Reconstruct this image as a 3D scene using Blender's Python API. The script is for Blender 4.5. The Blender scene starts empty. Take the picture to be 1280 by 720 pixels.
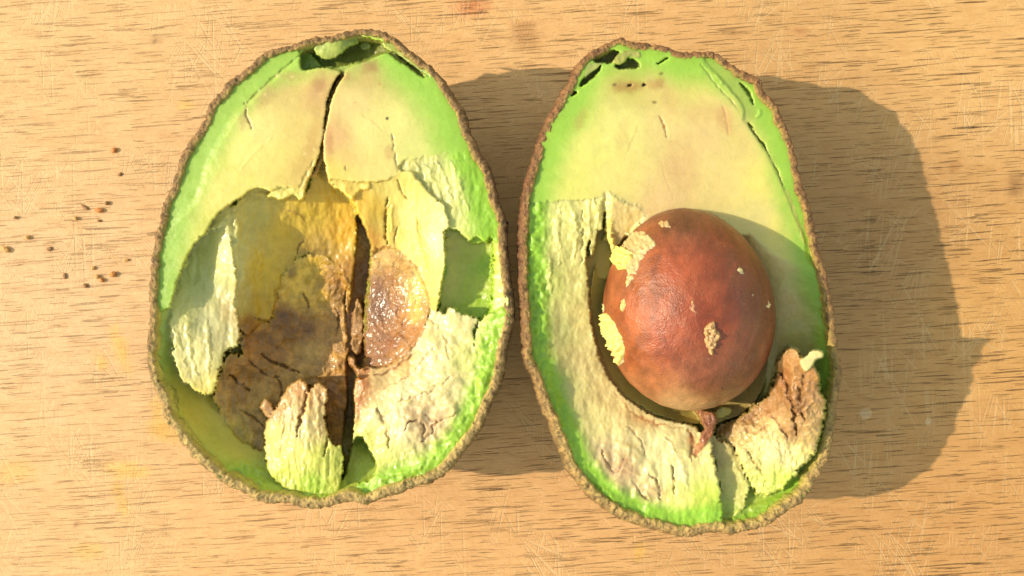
import bpy, math
import numpy as np

# ------------------------------------------------------------------ camera, sky, sun, exposure
SC = bpy.context.scene
COL = SC.collection
CM = 0.01
F = 970.0          # focal length in photo pixels (1280 wide)
D = 20.1           # camera height above the board, cm
RIM = 3.2          # height of the cut face of a half, cm
SUN_EL = 35.0

cam_data = bpy.data.cameras.new('camera')
cam = bpy.data.objects.new('camera', cam_data)
COL.objects.link(cam)
cam_data.sensor_width = 36.0
cam_data.lens = 36.0 * F / 1280.0
cam_data.clip_start = 0.005
cam_data.clip_end = 50.0
cam.location = (0, 0, D * CM)
cam.rotation_euler = (0, 0, 0)
SC.camera = cam

world = bpy.data.worlds.new('World')
SC.world = world
world.use_nodes = True
wn = world.node_tree
wn.nodes.clear()
sky = wn.nodes.new('ShaderNodeTexSky')
sky.sky_type = 'NISHITA'
sky.sun_disc = False
sky.sun_elevation = math.radians(SUN_EL)
sky.sun_rotation = math.radians(270)
sky.air_density = 2.0
sky.dust_density = 0.6
sky.ozone_density = 0.0
bg = wn.nodes.new('ShaderNodeBackground')
bg.inputs['Strength'].default_value = 0.15
wo = wn.nodes.new('ShaderNodeOutputWorld')
wn.links.new(sky.outputs[0], bg.inputs['Color'])
wn.links.new(bg.outputs[0], wo.inputs['Surface'])

sun_data = bpy.data.lights.new('sun', 'SUN')
sun_data.energy = 2.7
sun_data.angle = math.radians(0.6)
sun_data.color = (1.0, 0.975, 0.975)
sun = bpy.data.objects.new('sun', sun_data)
COL.objects.link(sun)
sun.location = (-0.6, 0, 0.5)
sun.rotation_euler = (0, math.radians(-(90 - SUN_EL)), 0)

SC.render.engine = 'CYCLES'
SC.view_settings.view_transform = 'Standard'
SC.view_settings.look = 'None'
SC.view_settings.gamma = 1.0
SC.view_settings.exposure = 0.9
SC.view_settings.use_white_balance = True
SC.view_settings.white_balance_temperature = 9000
SC.view_settings.use_curve_mapping = False
ALB = 0.66         # photo colour of a sunlit surface -> albedo


# ------------------------------------------------------------------ numeric helpers
def lin(c):
    c = np.asarray(c, dtype=np.float64) / 255.0
    return np.where(c <= 0.04045, c / 12.92, ((c + 0.055) / 1.055) ** 2.4)


def alb(c):
    return lin(c) * ALB


def ripe(c):
    """avocado green leans to yellow"""
    r, g, b = c
    return (r + 0.42 * (g - r), g + 0.10 * (g - r), b + 0.12 * (g - r)) if g > r else c


def unproject(px, py, z):
    """photo pixel + real height (cm) -> world x, y in cm"""
    k = (D - z) / F
    return (px - 640.0) * k, -(py - 360.0) * k


_rng = np.random.RandomState(7)
_perm = np.concatenate([_rng.permutation(256)] * 3).astype(np.int64)
_ang = _rng.rand(256) * 2 * np.pi
_gx, _gy = np.cos(_ang), np.sin(_ang)


def perlin(x, y, seed=0):
    x = np.asarray(x, float) + seed * 17.31
    y = np.asarray(y, float) + seed * 9.73
    xi = np.floor(x).astype(np.int64)
    yi = np.floor(y).astype(np.int64)
    xf, yf = x - xi, y - yi
    u = xf * xf * xf * (xf * (xf * 6 - 15) + 10)
    v = yf * yf * yf * (yf * (yf * 6 - 15) + 10)

    def g(ix, iy, dx, dy):
        h = _perm[_perm[ix & 255] + (iy & 255)]
        return _gx[h] * dx + _gy[h] * dy
    a = g(xi, yi, xf, yf)
    b = g(xi + 1, yi, xf - 1, yf)
    c = g(xi, yi + 1, xf, yf - 1)
    d = g(xi + 1, yi + 1, xf - 1, yf - 1)
    return 1.5 * ((a + u * (b - a)) + v * ((c + u * (d - c)) - (a + u * (b - a))))


def fbm(x, y, octv=4, seed=0, gain=0.5):
    s, a, t = 0.0, 1.0, 0.0
    for k in range(octv):
        s = s + a * perlin(x * 2.03 ** k, y * 2.03 ** k, seed + k * 3)
        t += a
        a *= gain
    return s / t


def ridged(x, y, octv=4, seed=0, gain=0.55):
    s, a, t = 0.0, 1.0, 0.0
    for k in range(octv):
        s = s + a * (1 - 2 * np.abs(perlin(x * 2.1 ** k, y * 2.1 ** k, seed + k * 5)))
        t += a
        a *= gain
    return s / t


def sstep(a, b, x):
    t = np.clip((x - a) / (b - a), 0, 1)
    return t * t * (3 - 2 * t)


def catmull(pts, n=6, closed=True):
    p = np.asarray(pts, float)
    m = len(p)
    out = []
    t = np.linspace(0, 1, n, endpoint=False)[:, None]
    rng = range(m) if closed else range(m - 1)
    for i in rng:
        if closed:
            a, b, c, d = p[i - 1], p[i], p[(i + 1) % m], p[(i + 2) % m]
        else:
            a, b, c, d = p[max(i - 1, 0)], p[i], p[i + 1], p[min(i + 2, m - 1)]
        out.append(0.5 * (2 * b + (c - a) * t + (2 * a - 5 * b + 4 * c - d) * t ** 2 + (3 * b - a - 3 * c + d) * t ** 3))
    if not closed:
        out.append(p[-1:])
    return np.concatenate(out)


def seg_dist(X, Y, poly, closed=True):
    p = np.asarray(poly, float)
    q = np.roll(p, -1, 0)
    if not closed:
        p, q = p[:-1], q[:-1]
    best = np.full(X.shape, 1e18)
    for (ax, ay), (bx, by) in zip(p, q):
        dx, dy = bx - ax, by - ay
        L = dx * dx + dy * dy + 1e-12
        t = np.clip(((X - ax) * dx + (Y - ay) * dy) / L, 0, 1)
        best = np.minimum(best, (X - ax - t * dx) ** 2 + (Y - ay - t * dy) ** 2)
    return np.sqrt(best)


def sdf(X, Y, poly):
    """positive inside"""
    p = np.asarray(poly, float)
    q = np.roll(p, -1, 0)
    d = seg_dist(X, Y, p)
    ins = np.zeros(X.shape, bool)
    for (ax, ay), (bx, by) in zip(p, q):
        if ay == by:
            continue
        c = ((ay > Y) != (by > Y)) & (X < (bx - ax) * (Y - ay) / (by - ay) + ax)
        ins ^= c
    return np.where(ins, d, -d)


def tps(pts, X, Y, lam=0.02):
    p = np.asarray(pts, float)
    if len(p) < 3:
        return np.full(X.shape, p[:, 2].mean())
    sc = 100.0
    x, y, z = p[:, 0] / sc, p[:, 1] / sc, p[:, 2]

    def U(r2):
        return r2 * np.log(r2 + 1e-12)
    n = len(p)
    A = np.zeros((n + 3, n + 3))
    A[:n, :n] = U((x[:, None] - x) ** 2 + (y[:, None] - y) ** 2) + lam * np.eye(n)
    A[:n, n] = 1
    A[:n, n + 1] = x
    A[:n, n + 2] = y
    A[n:, :n] = A[:n, n:].T
    b = np.zeros(n + 3)
    b[:n] = z
    w = np.linalg.lstsq(A, b, rcond=None)[0]
    Xs, Ys = X / sc, Y / sc
    out = w[n] + w[n + 1] * Xs + w[n + 2] * Ys
    for i in range(n):
        out = out + w[i] * U((Xs - x[i]) ** 2 + (Ys - y[i]) ** 2)
    return out


def idw(pts, X, Y, power=3.0):
    """[(x, y, (r,g,b) photo sRGB)] -> albedo"""
    num = np.zeros(X.shape + (3,))
    den = np.zeros(X.shape)
    for x, y, c in pts:
        w = 1.0 / (((X - x) ** 2 + (Y - y) ** 2) + 16.0) ** (power / 2)
        num += w[..., None] * alb(ripe(c))
        den += w
    return num / den[..., None]


# ------------------------------------------------------------------ scene helpers
def link(o, parent=None):
    COL.objects.link(o)
    if parent:
        o.parent = parent
    return o


def empty(name, loc, label, cat, group=None):
    o = bpy.data.objects.new(name, None)
    o.empty_display_size = 0.01
    o.location = loc
    o['label'] = label
    o['category'] = cat
    if group:
        o['group'] = group
    return link(o)


def mesh_obj(name, V, Fc, mat, parent=None, origin=(0, 0, 0), colour=None, smooth=True):
    """V in cm, world; Fc (n,4) or (n,3) index array"""
    V = np.asarray(V, np.float64) * CM - np.asarray(origin)
    me = bpy.data.meshes.new(name)
    k = Fc.shape[1]
    me.vertices.add(len(V))
    me.vertices.foreach_set('co', V.astype(np.float32).ravel())
    me.loops.add(len(Fc) * k)
    me.loops.foreach_set('vertex_index', Fc.astype(np.int32).ravel())
    me.polygons.add(len(Fc))
    me.polygons.foreach_set('loop_start', np.arange(0, len(Fc) * k, k, dtype=np.int32))
    me.polygons.foreach_set('use_smooth', np.full(len(Fc), smooth))
    me.update(calc_edges=True)
    if colour is not None:
        at = me.color_attributes.new('pigment', 'FLOAT_COLOR', 'POINT')
        rgba = np.ones((len(V), 4), np.float32)
        rgba[:, :3] = np.clip(colour, 0, 1)
        at.data.foreach_set('color', rgba.ravel())
    me.validate()
    me.materials.append(mat)
    o = bpy.data.objects.new(name, me)
    return link(o, parent)


class NT:
    def __init__(self, name):
        self.m = bpy.data.materials.new(name)
        self.m.use_nodes = True
        self.t = self.m.node_tree
        self.b = self.t.nodes['Principled BSDF']
        self.co = self.n('ShaderNodeTexCoord').outputs['Object']

    def n(self, typ, **kw):
        nd = self.t.nodes.new(typ)
        for k, v in kw.items():
            setattr(nd, k, v)
        return nd

    def set(self, sock, v):
        if isinstance(v, bpy.types.NodeSocket):
            self.t.links.new(v, sock)
        else:
            sock.default_value = v

    def mapping(self, scale=(1, 1, 1), rot=(0, 0, 0), loc=(0, 0, 0), vec=None):
        v = vec or self.co
        if any(rot):
            r = self.n('ShaderNodeMapping')
            self.set(r.inputs['Vector'], v)
            r.inputs['Rotation'].default_value = rot
            v = r.outputs[0]
        nd = self.n('ShaderNodeMapping')
        self.set(nd.inputs['Vector'], v)
        nd.inputs['Scale'].default_value = scale
        nd.inputs['Location'].default_value = loc
        return nd.outputs[0]

    def noise(self, scale, vec=None, detail=4.0, rough=0.55, dist=0.0):
        nd = self.n('ShaderNodeTexNoise')
        self.set(nd.inputs['Vector'], vec or self.co)
        nd.inputs['Scale'].default_value = scale
        nd.inputs['Detail'].default_value = detail
        nd.inputs['Roughness'].default_value = rough
        nd.inputs['Distortion'].default_value = dist
        return nd.outputs['Fac']

    def ramp(self, fac, stops):
        nd = self.n('ShaderNodeValToRGB')
        e = nd.color_ramp.elements
        while len(e) < len(stops):
            e.new(0.5)
        for i, (p, c) in enumerate(stops):
            e[i].position = p
            e[i].color = (c, c, c, 1) if not hasattr(c, '__len__') else (c[0], c[1], c[2], 1)
        self.set(nd.inputs['Fac'], fac)
        return nd.outputs['Color']

    def mix(self, fac, a, b, mode='MIX'):
        nd = self.n('ShaderNodeMix', data_type='RGBA', blend_type=mode)
        self.set(nd.inputs[0], fac)
        for s, v in ((nd.inputs[6], a), (nd.inputs[7], b)):
            if not isinstance(v, bpy.types.NodeSocket):
                v = (v[0], v[1], v[2], 1)
            self.set(s, v)
        return nd.outputs[2]

    def math(self, op, a, b=0.0, c=0.0):
        nd = self.n('ShaderNodeMath', operation=op)
        self.set(nd.inputs[0], a)
        self.set(nd.inputs[1], b)
        self.set(nd.inputs[2], c)
        return nd.outputs[0]

    def bump(self, height, dist, strength=1.0, prev=None):
        nd = self.n('ShaderNodeBump')
        nd.inputs['Strength'].default_value = strength
        nd.inputs['Distance'].default_value = dist
        self.set(nd.inputs['Height'], height)
        if prev is not None:
            self.set(nd.inputs['Normal'], prev)
        return nd.outputs[0]

    def attr(self, name='pigment'):
        nd = self.n('ShaderNodeAttribute', attribute_name=name)
        return nd


# ------------------------------------------------------------------ materials
def flesh_material():
    m = NT('avocado_flesh')
    col = m.attr().outputs['Color']
    mott = m.noise(420, detail=5, rough=0.65)
    col = m.mix(1.0, col, m.ramp(mott, [(0.25, 0.93), (0.75, 1.06)]), 'MULTIPLY')
    m.set(m.b.inputs['Base Color'], col)
    m.b.inputs['Subsurface Weight'].default_value = 0.6
    m.b.inputs['Subsurface Radius'].default_value = (1.0, 0.75, 0.3)
    m.b.inputs['Subsurface Scale'].default_value = 0.003
    wet = m.noise(900, detail=3)
    m.set(m.b.inputs['Roughness'], m.ramp(wet, [(0.3, 0.22), (0.7, 0.60)]))
    m.b.inputs['Specular IOR Level'].default_value = 0.45
    n1 = m.bump(m.noise(1100, detail=4, rough=0.55), 0.00022, 0.35)
    n2 = m.bump(m.noise(4200, detail=2), 0.00006, 0.4, n1)
    m.set(m.b.inputs['Normal'], n2)
    return m.m


def skin_material():
    m = NT('avocado_skin')
    col = m.attr().outputs['Color']
    col = m.mix(1.0, col, m.ramp(m.noise(650, detail=5, rough=0.7), [(0.28, 0.55), (0.72, 1.35)]), 'MULTIPLY')
    m.set(m.b.inputs['Base Color'], col)
    m.set(m.b.inputs['Roughness'], m.ramp(m.noise(500), [(0.35, 0.38), (0.65, 0.75)]))
    m.b.inputs['Specular IOR Level'].default_value = 0.4
    m.set(m.b.inputs['Normal'], m.bump(m.noise(1300, detail=5, rough=0.65), 0.0009, 0.8))
    return m.m


def seed_material():
    m = NT('seed_shell')
    col = m.attr().outputs['Color']
    blot = m.ramp(m.noise(160, detail=6, rough=0.65, dist=0.4), [(0.30, 0.58), (0.5, 0.98), (0.72, 1.32)])
    col = m.mix(1.0, col, blot, 'MULTIPLY')
    fib = m.noise(300, m.mapping((1.6, 0.25, 1), (0, 0, 0.25)), detail=6, rough=0.7)
    col = m.mix(1.0, col, m.ramp(fib, [(0.35, 0.82), (0.62, 1.12)]), 'MULTIPLY')
    speck = m.ramp(m.noise(1500, detail=2), [(0.66, 0.0), (0.74, 1.0)])
    col = m.mix(m.math('MULTIPLY', speck, 0.25), col, alb((214, 150, 110)))
    m.set(m.b.inputs['Base Color'], col)
    m.set(m.b.inputs['Roughness'], m.ramp(m.noise(260, detail=5), [(0.35, 0.30), (0.65, 0.50)]))
    m.b.inputs['Specular IOR Level'].default_value = 0.5
    n1 = m.bump(m.noise(380, detail=5, rough=0.55), 0.0008, 0.45)
    n2 = m.bump(m.noise(2600, detail=3), 0.00018, 0.7, n1)
    m.set(m.b.inputs['Normal'], n2)
    return m.m


def membrane_material():
    m = NT('seed_membrane')
    col = m.attr().outputs['Color']
    mott = m.noise(600, detail=6, rough=0.7, dist=0.5)
    col = m.mix(1.0, col, m.ramp(mott, [(0.28, 0.90), (0.72, 1.45)]), 'MULTIPLY')
    m.set(m.b.inputs['Base Color'], col)
    m.b.inputs['Subsurface Weight'].default_value = 0.1
    m.b.inputs['Subsurface Radius'].default_value = (1.0, 0.6, 0.25)
    m.b.inputs['Subsurface Scale'].default_value = 0.0015
    m.set(m.b.inputs['Roughness'], m.ramp(m.noise(800), [(0.35, 0.16), (0.65, 0.55)]))
    m.b.inputs['Coat Weight'].default_value = 0.22
    m.b.inputs['Coat Roughness'].default_value = 0.18
    n1 = m.bump(m.noise(900, detail=5, rough=0.65), 0.0007, 0.7)
    m.set(m.b.inputs['Normal'], n1)
    return m.m


def board_material():
    m = NT('board_wood')
    base = m.attr().outputs['Color']
    tilt = (0, 0, math.radians(-3.5))
    # broad bands of the grain
    warp = m.noise(14, detail=3)
    broad = m.noise(1.0, m.mapping((18, 160, 1), tilt), detail=6, rough=0.6, dist=0.3)
    col = m.mix(1.0, base, m.ramp(broad, [(0.25, (0.95, 0.93, 0.90)), (0.75, (1.06, 1.07, 1.08))]), 'MULTIPLY')
    fine = m.noise(1.0, m.mapping((90, 1500, 1), tilt), detail=4, rough=0.7)
    col = m.mix(1.0, col, m.ramp(fine, [(0.3, (0.93, 0.91, 0.88)), (0.7, (1.04, 1.05, 1.06))]), 'MULTIPLY')
    mott = m.noise(240, m.mapping((0.7, 1.5, 1), tilt), detail=7, rough=0.72, dist=0.1)
    col = m.mix(1.0, col, m.ramp(mott, [(0.30, (0.92, 0.88, 0.83)), (0.5, (1.03, 1.03, 1.02)), (0.70, (1.09, 1.13, 1.16))]), 'MULTIPLY')
    # open pores: short dark dashes along the grain
    h = None
    dark = alb((116, 78, 44))
    xyz = m.n('ShaderNodeSeparateXYZ')
    m.set(xyz.inputs[0], m.co)
    dens = m.math('MINIMUM', m.math('MULTIPLY_ADD', xyz.outputs[0], 2.6, 0.95), 1.25)   # coarser pores towards one end of the board
    for i, (sx, sy, lo, hi, dx, amt) in enumerate([(60, 1700, 0.625, 0.655, 0.1, 0.6),
                                                  (95, 2800, 0.625, 0.66, 0.7, 0.5),
                                                  (40, 1200, 0.66, 0.68, 1.9, 0.75)]):
        p = m.noise(1.0, m.mapping((sx, sy, 1), (0, 0, tilt[2] + 0.012 * (i - 1)), (dx, dx * 3, 0)), detail=2.5, rough=0.5, dist=0.05)
        area = m.ramp(m.noise(38 + 9 * i, m.mapping((1, 1.6, 1), loc=(dx * 2, 0, 0)), detail=3), [(0.36, 0.12), (0.60, 1.0)])
        p = m.math('MULTIPLY', m.math('MULTIPLY', m.ramp(p, [(lo, 0.0), (hi, 1.0)]), area), dens)
        col = m.mix(m.math('MINIMUM', m.math('MULTIPLY', p, amt), 1.0), col, dark)
        h = p if h is None else m.math('ADD', h, p)
    # knife scratches: long thin pale lines in several directions
    s_all = None
    for i, (ang, sx, sy, lo) in enumerate([(92, 16, 900, .635), (84, 20, 1300, .64), (118, 26, 1100, .645), (62, 24, 1200, .65),
                                           (133, 30, 1000, .65), (75, 34, 1500, .64), (40, 40, 1300, .66), (155, 34, 1400, .665)]):
        s = m.noise(1.0, m.mapping((sx, sy, 1), (0, 0, -math.radians(ang)), (i * 3.1, i * 1.7, 0)), detail=1.5, rough=0.4)
        s = m.ramp(s, [(lo, 0.0), (lo + 0.025, 1.0)])
        s_all = s if s_all is None else m.math('MAXIMUM', s_all, s)
    s_mask = m.ramp(m.noise(55, detail=3), [(0.46, 0.05), (0.64, 1.0)])
    s_all = m.math('MULTIPLY', s_all, s_mask)
    col = m.mix(m.math('MULTIPLY', s_all, 0.30), col, alb((246, 214, 165)))
    # small freckles and dirt
    dirt = m.ramp(m.noise(210, detail=5, rough=0.7), [(0.66, 0.0), (0.78, 1.0)])
    col = m.mix(m.math('MULTIPLY', dirt, 0.45), col, alb((165, 112, 66)))
    m.set(m.b.inputs['Base Color'], col)
    m.set(m.b.inputs['Roughness'], m.ramp(m.noise(90, detail=4), [(0.3, 0.50), (0.7, 0.72)]))
    m.b.inputs['Specular IOR Level'].default_value = 0.3
    rough = m.noise(900, m.mapping((0.6, 1.4, 1), tilt), detail=6, rough=0.72)
    hh = m.math('SUBTRACT', m.math('MULTIPLY', rough, 0.8), m.math('ADD', m.math('MULTIPLY', h, 0.9), m.math('MULTIPLY', s_all, 0.28)))
    m.set(m.b.inputs['Normal'], m.bump(hh, 0.00036, 0.9))
    return m.m


def crumb_material(name, c):
    m = NT(name)
    a = alb(c)
    m.set(m.b.inputs['Base Color'], m.mix(m.noise(2500, detail=4), a * 0.55, a * 1.3))
    m.b.inputs['Roughness'].default_value = 0.6
    m.set(m.b.inputs['Normal'], m.bump(m.noise(3500, detail=4), 0.0003, 0.8))
    return m.m


def juice_material():
    m = NT('juice')
    m.b.inputs['Base Color'].default_value = (0.93, 0.86, 0.62, 1)
    m.b.inputs['Alpha'].default_value = 0.16
    m.b.inputs['IOR'].default_value = 1.36
    m.set(m.b.inputs['Roughness'], m.ramp(m.noise(700), [(0.3, 0.03), (0.7, 0.10)]))
    return m.m


MAT_FLESH, MAT_SKIN, MAT_SEED = flesh_material(), skin_material(), seed_material()
MAT_MEMB, MAT_BOARD, MAT_JUICE = membrane_material(), board_material(), juice_material()


# ------------------------------------------------------------------ the board
def build_board():
    nx, ny = 330, 200
    xs = np.linspace(-21, 21, nx)
    ys = np.linspace(-14, 14, ny)
    X, Y = np.meshgrid(xs, ys)
    px = X * F / D + 640
    py = -Y * F / D + 360
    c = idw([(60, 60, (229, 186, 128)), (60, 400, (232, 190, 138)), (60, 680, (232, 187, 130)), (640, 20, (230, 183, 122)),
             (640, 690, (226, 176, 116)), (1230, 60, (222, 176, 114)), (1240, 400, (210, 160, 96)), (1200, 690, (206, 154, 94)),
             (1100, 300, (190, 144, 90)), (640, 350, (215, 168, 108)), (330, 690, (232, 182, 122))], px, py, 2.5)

    def stain(x, y, rx, ry, rot, colour, amt, seed):
        dx, dy = px - x, py - y
        ca, sa = math.cos(rot), math.sin(rot)
        u, v = (dx * ca + dy * sa) / rx, (-dx * sa + dy * ca) / ry
        r = np.sqrt(u * u + v * v) + 0.45 * fbm(px / 14, py / 14, 3, seed)
        w = (amt * (1 - sstep(0.35, 1.15, r)))[..., None]
        return c * (1 - w) + alb(colour) * w
    yel = (238, 186, 62)
    for i, (x, y, rx, ry, rot, a) in enumerate([(150, 436, 10, 40, -0.3, .5), (126, 452, 8, 16, -.4, .5), (205, 540, 30, 14, .3, .45),
                                               (160, 588, 36, 12, .1, .45), (150, 620, 8, 34, -.3, .4), (197, 515, 10, 24, -.2, .4),
                                               (232, 131, 14, 6, 0, .4), (20, 590, 30, 18, 0, .3), (110, 690, 26, 14, 0, .3), (800, 690, 8, 16, .3, .4)]):
        c = stain(x, y, rx, ry, rot, yel, a, i)
    c = stain(590, 8, 30, 16, 0, (214, 118, 66), .6, 21)
    c = stain(655, 42, 26, 20, .4, (176, 122, 72), .55, 22)
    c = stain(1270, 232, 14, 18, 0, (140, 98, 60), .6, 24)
    c = stain(1195, 210, 10, 6, 0, (170, 116, 66), .6, 25)
    c = stain(96, 655, 6, 5, 0, (150, 105, 62), .7, 26)
    c = stain(194, 52, 7, 5, 0, (140, 105, 70), .7, 27)
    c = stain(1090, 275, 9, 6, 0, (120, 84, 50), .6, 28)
    c = stain(1000, 40, 10, 7, 0, (190, 120, 76), .5, 29)
    top = np.stack([X, Y, 0.012 * fbm(X / 3, Y / 1.5, 3, 4) - 0.012], -1).reshape(-1, 3)
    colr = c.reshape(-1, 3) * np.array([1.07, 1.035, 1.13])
    idx = np.arange(nx * ny).reshape(ny, nx)
    Fc = np.stack([idx[:-1, :-1], idx[:-1, 1:], idx[1:, 1:], idx[1:, :-1]], -1).reshape(-1, 4)
    # rounded edge, side and underside
    ring = np.concatenate([idx[0, :], idx[1:, -1], idx[-1, -2::-1], idx[-2:0:-1, 0]])
    V, C, rows = [top], [colr], [ring]
    off = len(top)
    for grow, z in ((0.10, -0.05), (0.16, -0.2), (0.16, -1.6), (0.0, -1.8)):
        r = top[ring].copy()
        r[:, 0] += grow * np.sign(r[:, 0]) * (np.abs(r[:, 0]) > 20.9)
        r[:, 1] += grow * np.sign(r[:, 1]) * (np.abs(r[:, 1]) > 13.9)
        r[:, 2] = z
        V.append(r)
        C.append(colr[ring])
        rows.append(np.arange(off, off + len(ring)))
        off += len(ring)
    for a, b in zip(rows[:-1], rows[1:]):
        Fc = np.concatenate([Fc, np.stack([a, b, np.roll(b, -1), np.roll(a, -1)], -1)])
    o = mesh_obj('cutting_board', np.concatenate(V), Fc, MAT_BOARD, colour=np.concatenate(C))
    o['kind'] = 'structure'
    o['label'] = 'worn pale brown wooden cutting board scored by knife marks'
    return o


build_board()


# ------------------------------------------------------------------ one avocado half: a sculpted flesh surface inside a skin bowl
class Half:
    """flesh sculpted as a height map over the outline of the cut face, then cut into its parts"""
    STEP = 1.25

    def __init__(self, outline, root_name, label, centre, seed):
        self.seed = seed
        o = catmull(outline, 8)
        seg = np.linalg.norm(np.roll(o, -1, 0) - o, axis=1)
        s = np.concatenate([[0], np.cumsum(seg)])
        n = 1700
        q = np.linspace(0, s[-1], n, endpoint=False)
        oc = np.concatenate([o, o[:1]])
        o = np.stack([np.interp(q, s, oc[:, 0]), np.interp(q, s, oc[:, 1])], -1)
        self.s = q
        self.c = np.asarray(centre, float)
        t = np.roll(o, -1, 0) - np.roll(o, 1, 0)
        t /= np.linalg.norm(t, axis=1)[:, None]
        self.nrm = np.stack([t[:, 1], -t[:, 0]], -1)       # outward for clockwise on screen
        if np.mean(np.sum(self.nrm * (o - self.c), 1)) < 0:
            self.nrm *= -1
        per = s[-1]
        a = q / per * 2 * np.pi
        self.a = a
        self.per = per
        nz = lambda wl, sd: fbm(np.cos(a) * per / (2 * np.pi) / wl + 40, np.sin(a) * per / (2 * np.pi) / wl + 40, 3, seed + sd)
        self.nz = nz
        self.o = o + self.nrm * (1.6 * nz(16, 1) + 0.9 * nz(6, 2))[:, None]
        x0, y0 = o.min(0) - 2
        x1, y1 = o.max(0) + 2
        self.X, self.Y = np.meshgrid(np.arange(x0, x1, self.STEP), np.arange(y0, y1, self.STEP))
        self.Dd = sdf(self.X, self.Y, self.o[::4])
        self.H = np.full(self.X.shape, 0.1)                # depth below the cut face, cm
        self.C = np.zeros(self.X.shape + (3,))
        self.P = np.zeros(self.X.shape, int)
        self.names = ['flesh']
        self.mats = [MAT_FLESH]
        self.root = empty(root_name, (0, 0, 0), label, 'avocado')
        wx, wy = unproject(self.c[0], self.c[1], RIM)
        self.root.location = (wx * CM, wy * CM, 0)
        self.origin = np.array(self.root.location)

    def win(self, poly, pad=14):
        p = np.asarray(poly, float)
        lo, hi = p.min(0) - pad, p.max(0) + pad
        x0, y0 = self.X[0, 0], self.Y[0, 0]
        i0 = max(int((lo[0] - x0) / self.STEP), 0)
        i1 = max(min(int((hi[0] - x0) / self.STEP) + 2, self.X.shape[1]), i0 + 1)
        j0 = max(int((lo[1] - y0) / self.STEP), 0)
        j1 = max(min(int((hi[1] - y0) / self.STEP) + 2, self.X.shape[0]), j0 + 1)
        return slice(j0, j1), slice(i0, i1)

    def tex(self, X, Y, spec, sd=0):
        out = 0.0
        for k, (kind, wx, wy, amp) in enumerate(spec):
            f = {'f': fbm, 'r': ridged}[kind]
            out = out + amp * (0.36 if wx <= 7 else 0.5 if wx <= 14 else 0.7) * f(X / wx, Y / wy, 4, self.seed * 7 + sd + k * 11)
        return out

    def region(self, poly, hp, cp, w=1.3, jag=(2.0, 9.0), tex=(), part=None, mat=None, green=None, cn=0.08, add=False, sd=0, smooth=True, calpha=1.0, cw=None):
        poly = catmull(poly, 4) if smooth else np.asarray(poly, float)
        W = self.win(poly)
        X, Y = self.X[W], self.Y[W]
        sd = sd + int(abs(poly[0, 0] * 3 + poly[0, 1])) % 97
        wx = jag[0] * (fbm(X / jag[1], Y / jag[1], 3, sd) + 0.5 * fbm(X / 3.2, Y / 3.2, 2, sd + 40))
        wy = jag[0] * (fbm(X / jag[1] + 31, Y / jag[1], 3, sd + 5) + 0.5 * fbm(X / 3.2, Y / 3.2 + 9, 2, sd + 44))
        S = sdf(X + wx, Y + wy, poly)
        m = sstep(-w, w, S)
        if hp is not None:
            h = np.full(X.shape, float(hp)) if np.isscalar(hp) else tps(hp, X, Y)
            h = h - self.tex(X, Y, tex, sd)
            if add:
                self.H[W] += m * h
            else:
                self.H[W] = self.H[W] * (1 - m) + h * m
        if cp is not None:
            c = idw(cp, X, Y) if isinstance(cp, list) else np.broadcast_to(alb(ripe(cp)), X.shape + (3,)).copy()
            if green is not None:
                g0, g1, cg = green
                d = self.Dd[W] + 5 * fbm(X / 22, Y / 22, 3, sd + 3)
                k = (1 - sstep(g0, g1, d))[..., None]
                c = c * (1 - k) + alb(ripe(cg)) * k
                k2 = (1 - sstep(10, 10 + (g0 - 6) * 0.9, d))[..., None] * 0.35
                c = c * (1 - k2) + alb(ripe((122, 186, 52))) * k2
            c = c * (1 + cn * fbm(X / 12, Y / 12, 4, sd + 8) + 0.5 * cn * fbm(X / 40, Y / 40, 3, sd + 9))[..., None]
            mc = m if cw is None else sstep(-cw, cw, S)
            mc = (mc * calpha)[..., None]
            self.C[W] = self.C[W] * (1 - mc) + c * mc
        if part:
            if part not in self.names:
                self.names.append(part)
                self.mats.append(mat or MAT_FLESH)
            self.P[W] = np.where(m > 0.5, self.names.index(part), self.P[W])

    def line(self, pts, width, depth, colour=None, calpha=0.8, jag=(1.5, 8.0), cw=None, taper=True):
        """a crack (depth > 0), ridge (depth < 0) or vein along a path"""
        p = catmull(pts, 5, False)
        W = self.win(p, 12 + 2 * width)
        X, Y = self.X[W], self.Y[W]
        sd = int(abs(p[0, 0] * 5 + p[0, 1])) % 91
        wx = 1.6 * jag[0] * fbm(X / jag[1], Y / jag[1], 4, sd)
        wy = 1.6 * jag[0] * fbm(X / jag[1] + 31, Y / jag[1], 3, sd + 5)
        d = seg_dist(X + wx, Y + wy, p, False)
        ww = width * (0.75 + 0.8 * fbm(X / 9, Y / 9, 2, sd + 21))
        if taper:
            L = np.linalg.norm(p[-1] - p[0])
            u = ((X - p[0, 0]) * (p[-1, 0] - p[0, 0]) + (Y - p[0, 1]) * (p[-1, 1] - p[0, 1])) / (L * L + 1e-9)
            ww = ww * np.clip(4 * np.clip(u, 0, 1) * (1 - np.clip(u, 0, 1)), 0.12, 1) ** 0.6
        m = 1 - sstep(0.35 * ww, ww + 0.6, d)
        m = m * sstep(-0.45, 0.15, fbm(X / 11, Y / 11, 3, sd + 17))
        self.H[W] += depth * m * (0.45 if depth < 0 else 0.6)
        if colour is not None:
            k = cw or 1.0
            mc = ((1 - sstep(0.3 * ww * k, ww * k + 0.6, d)) * calpha)[..., None]
            self.C[W] = self.C[W] * (1 - mc) + alb(colour) * mc

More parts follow.
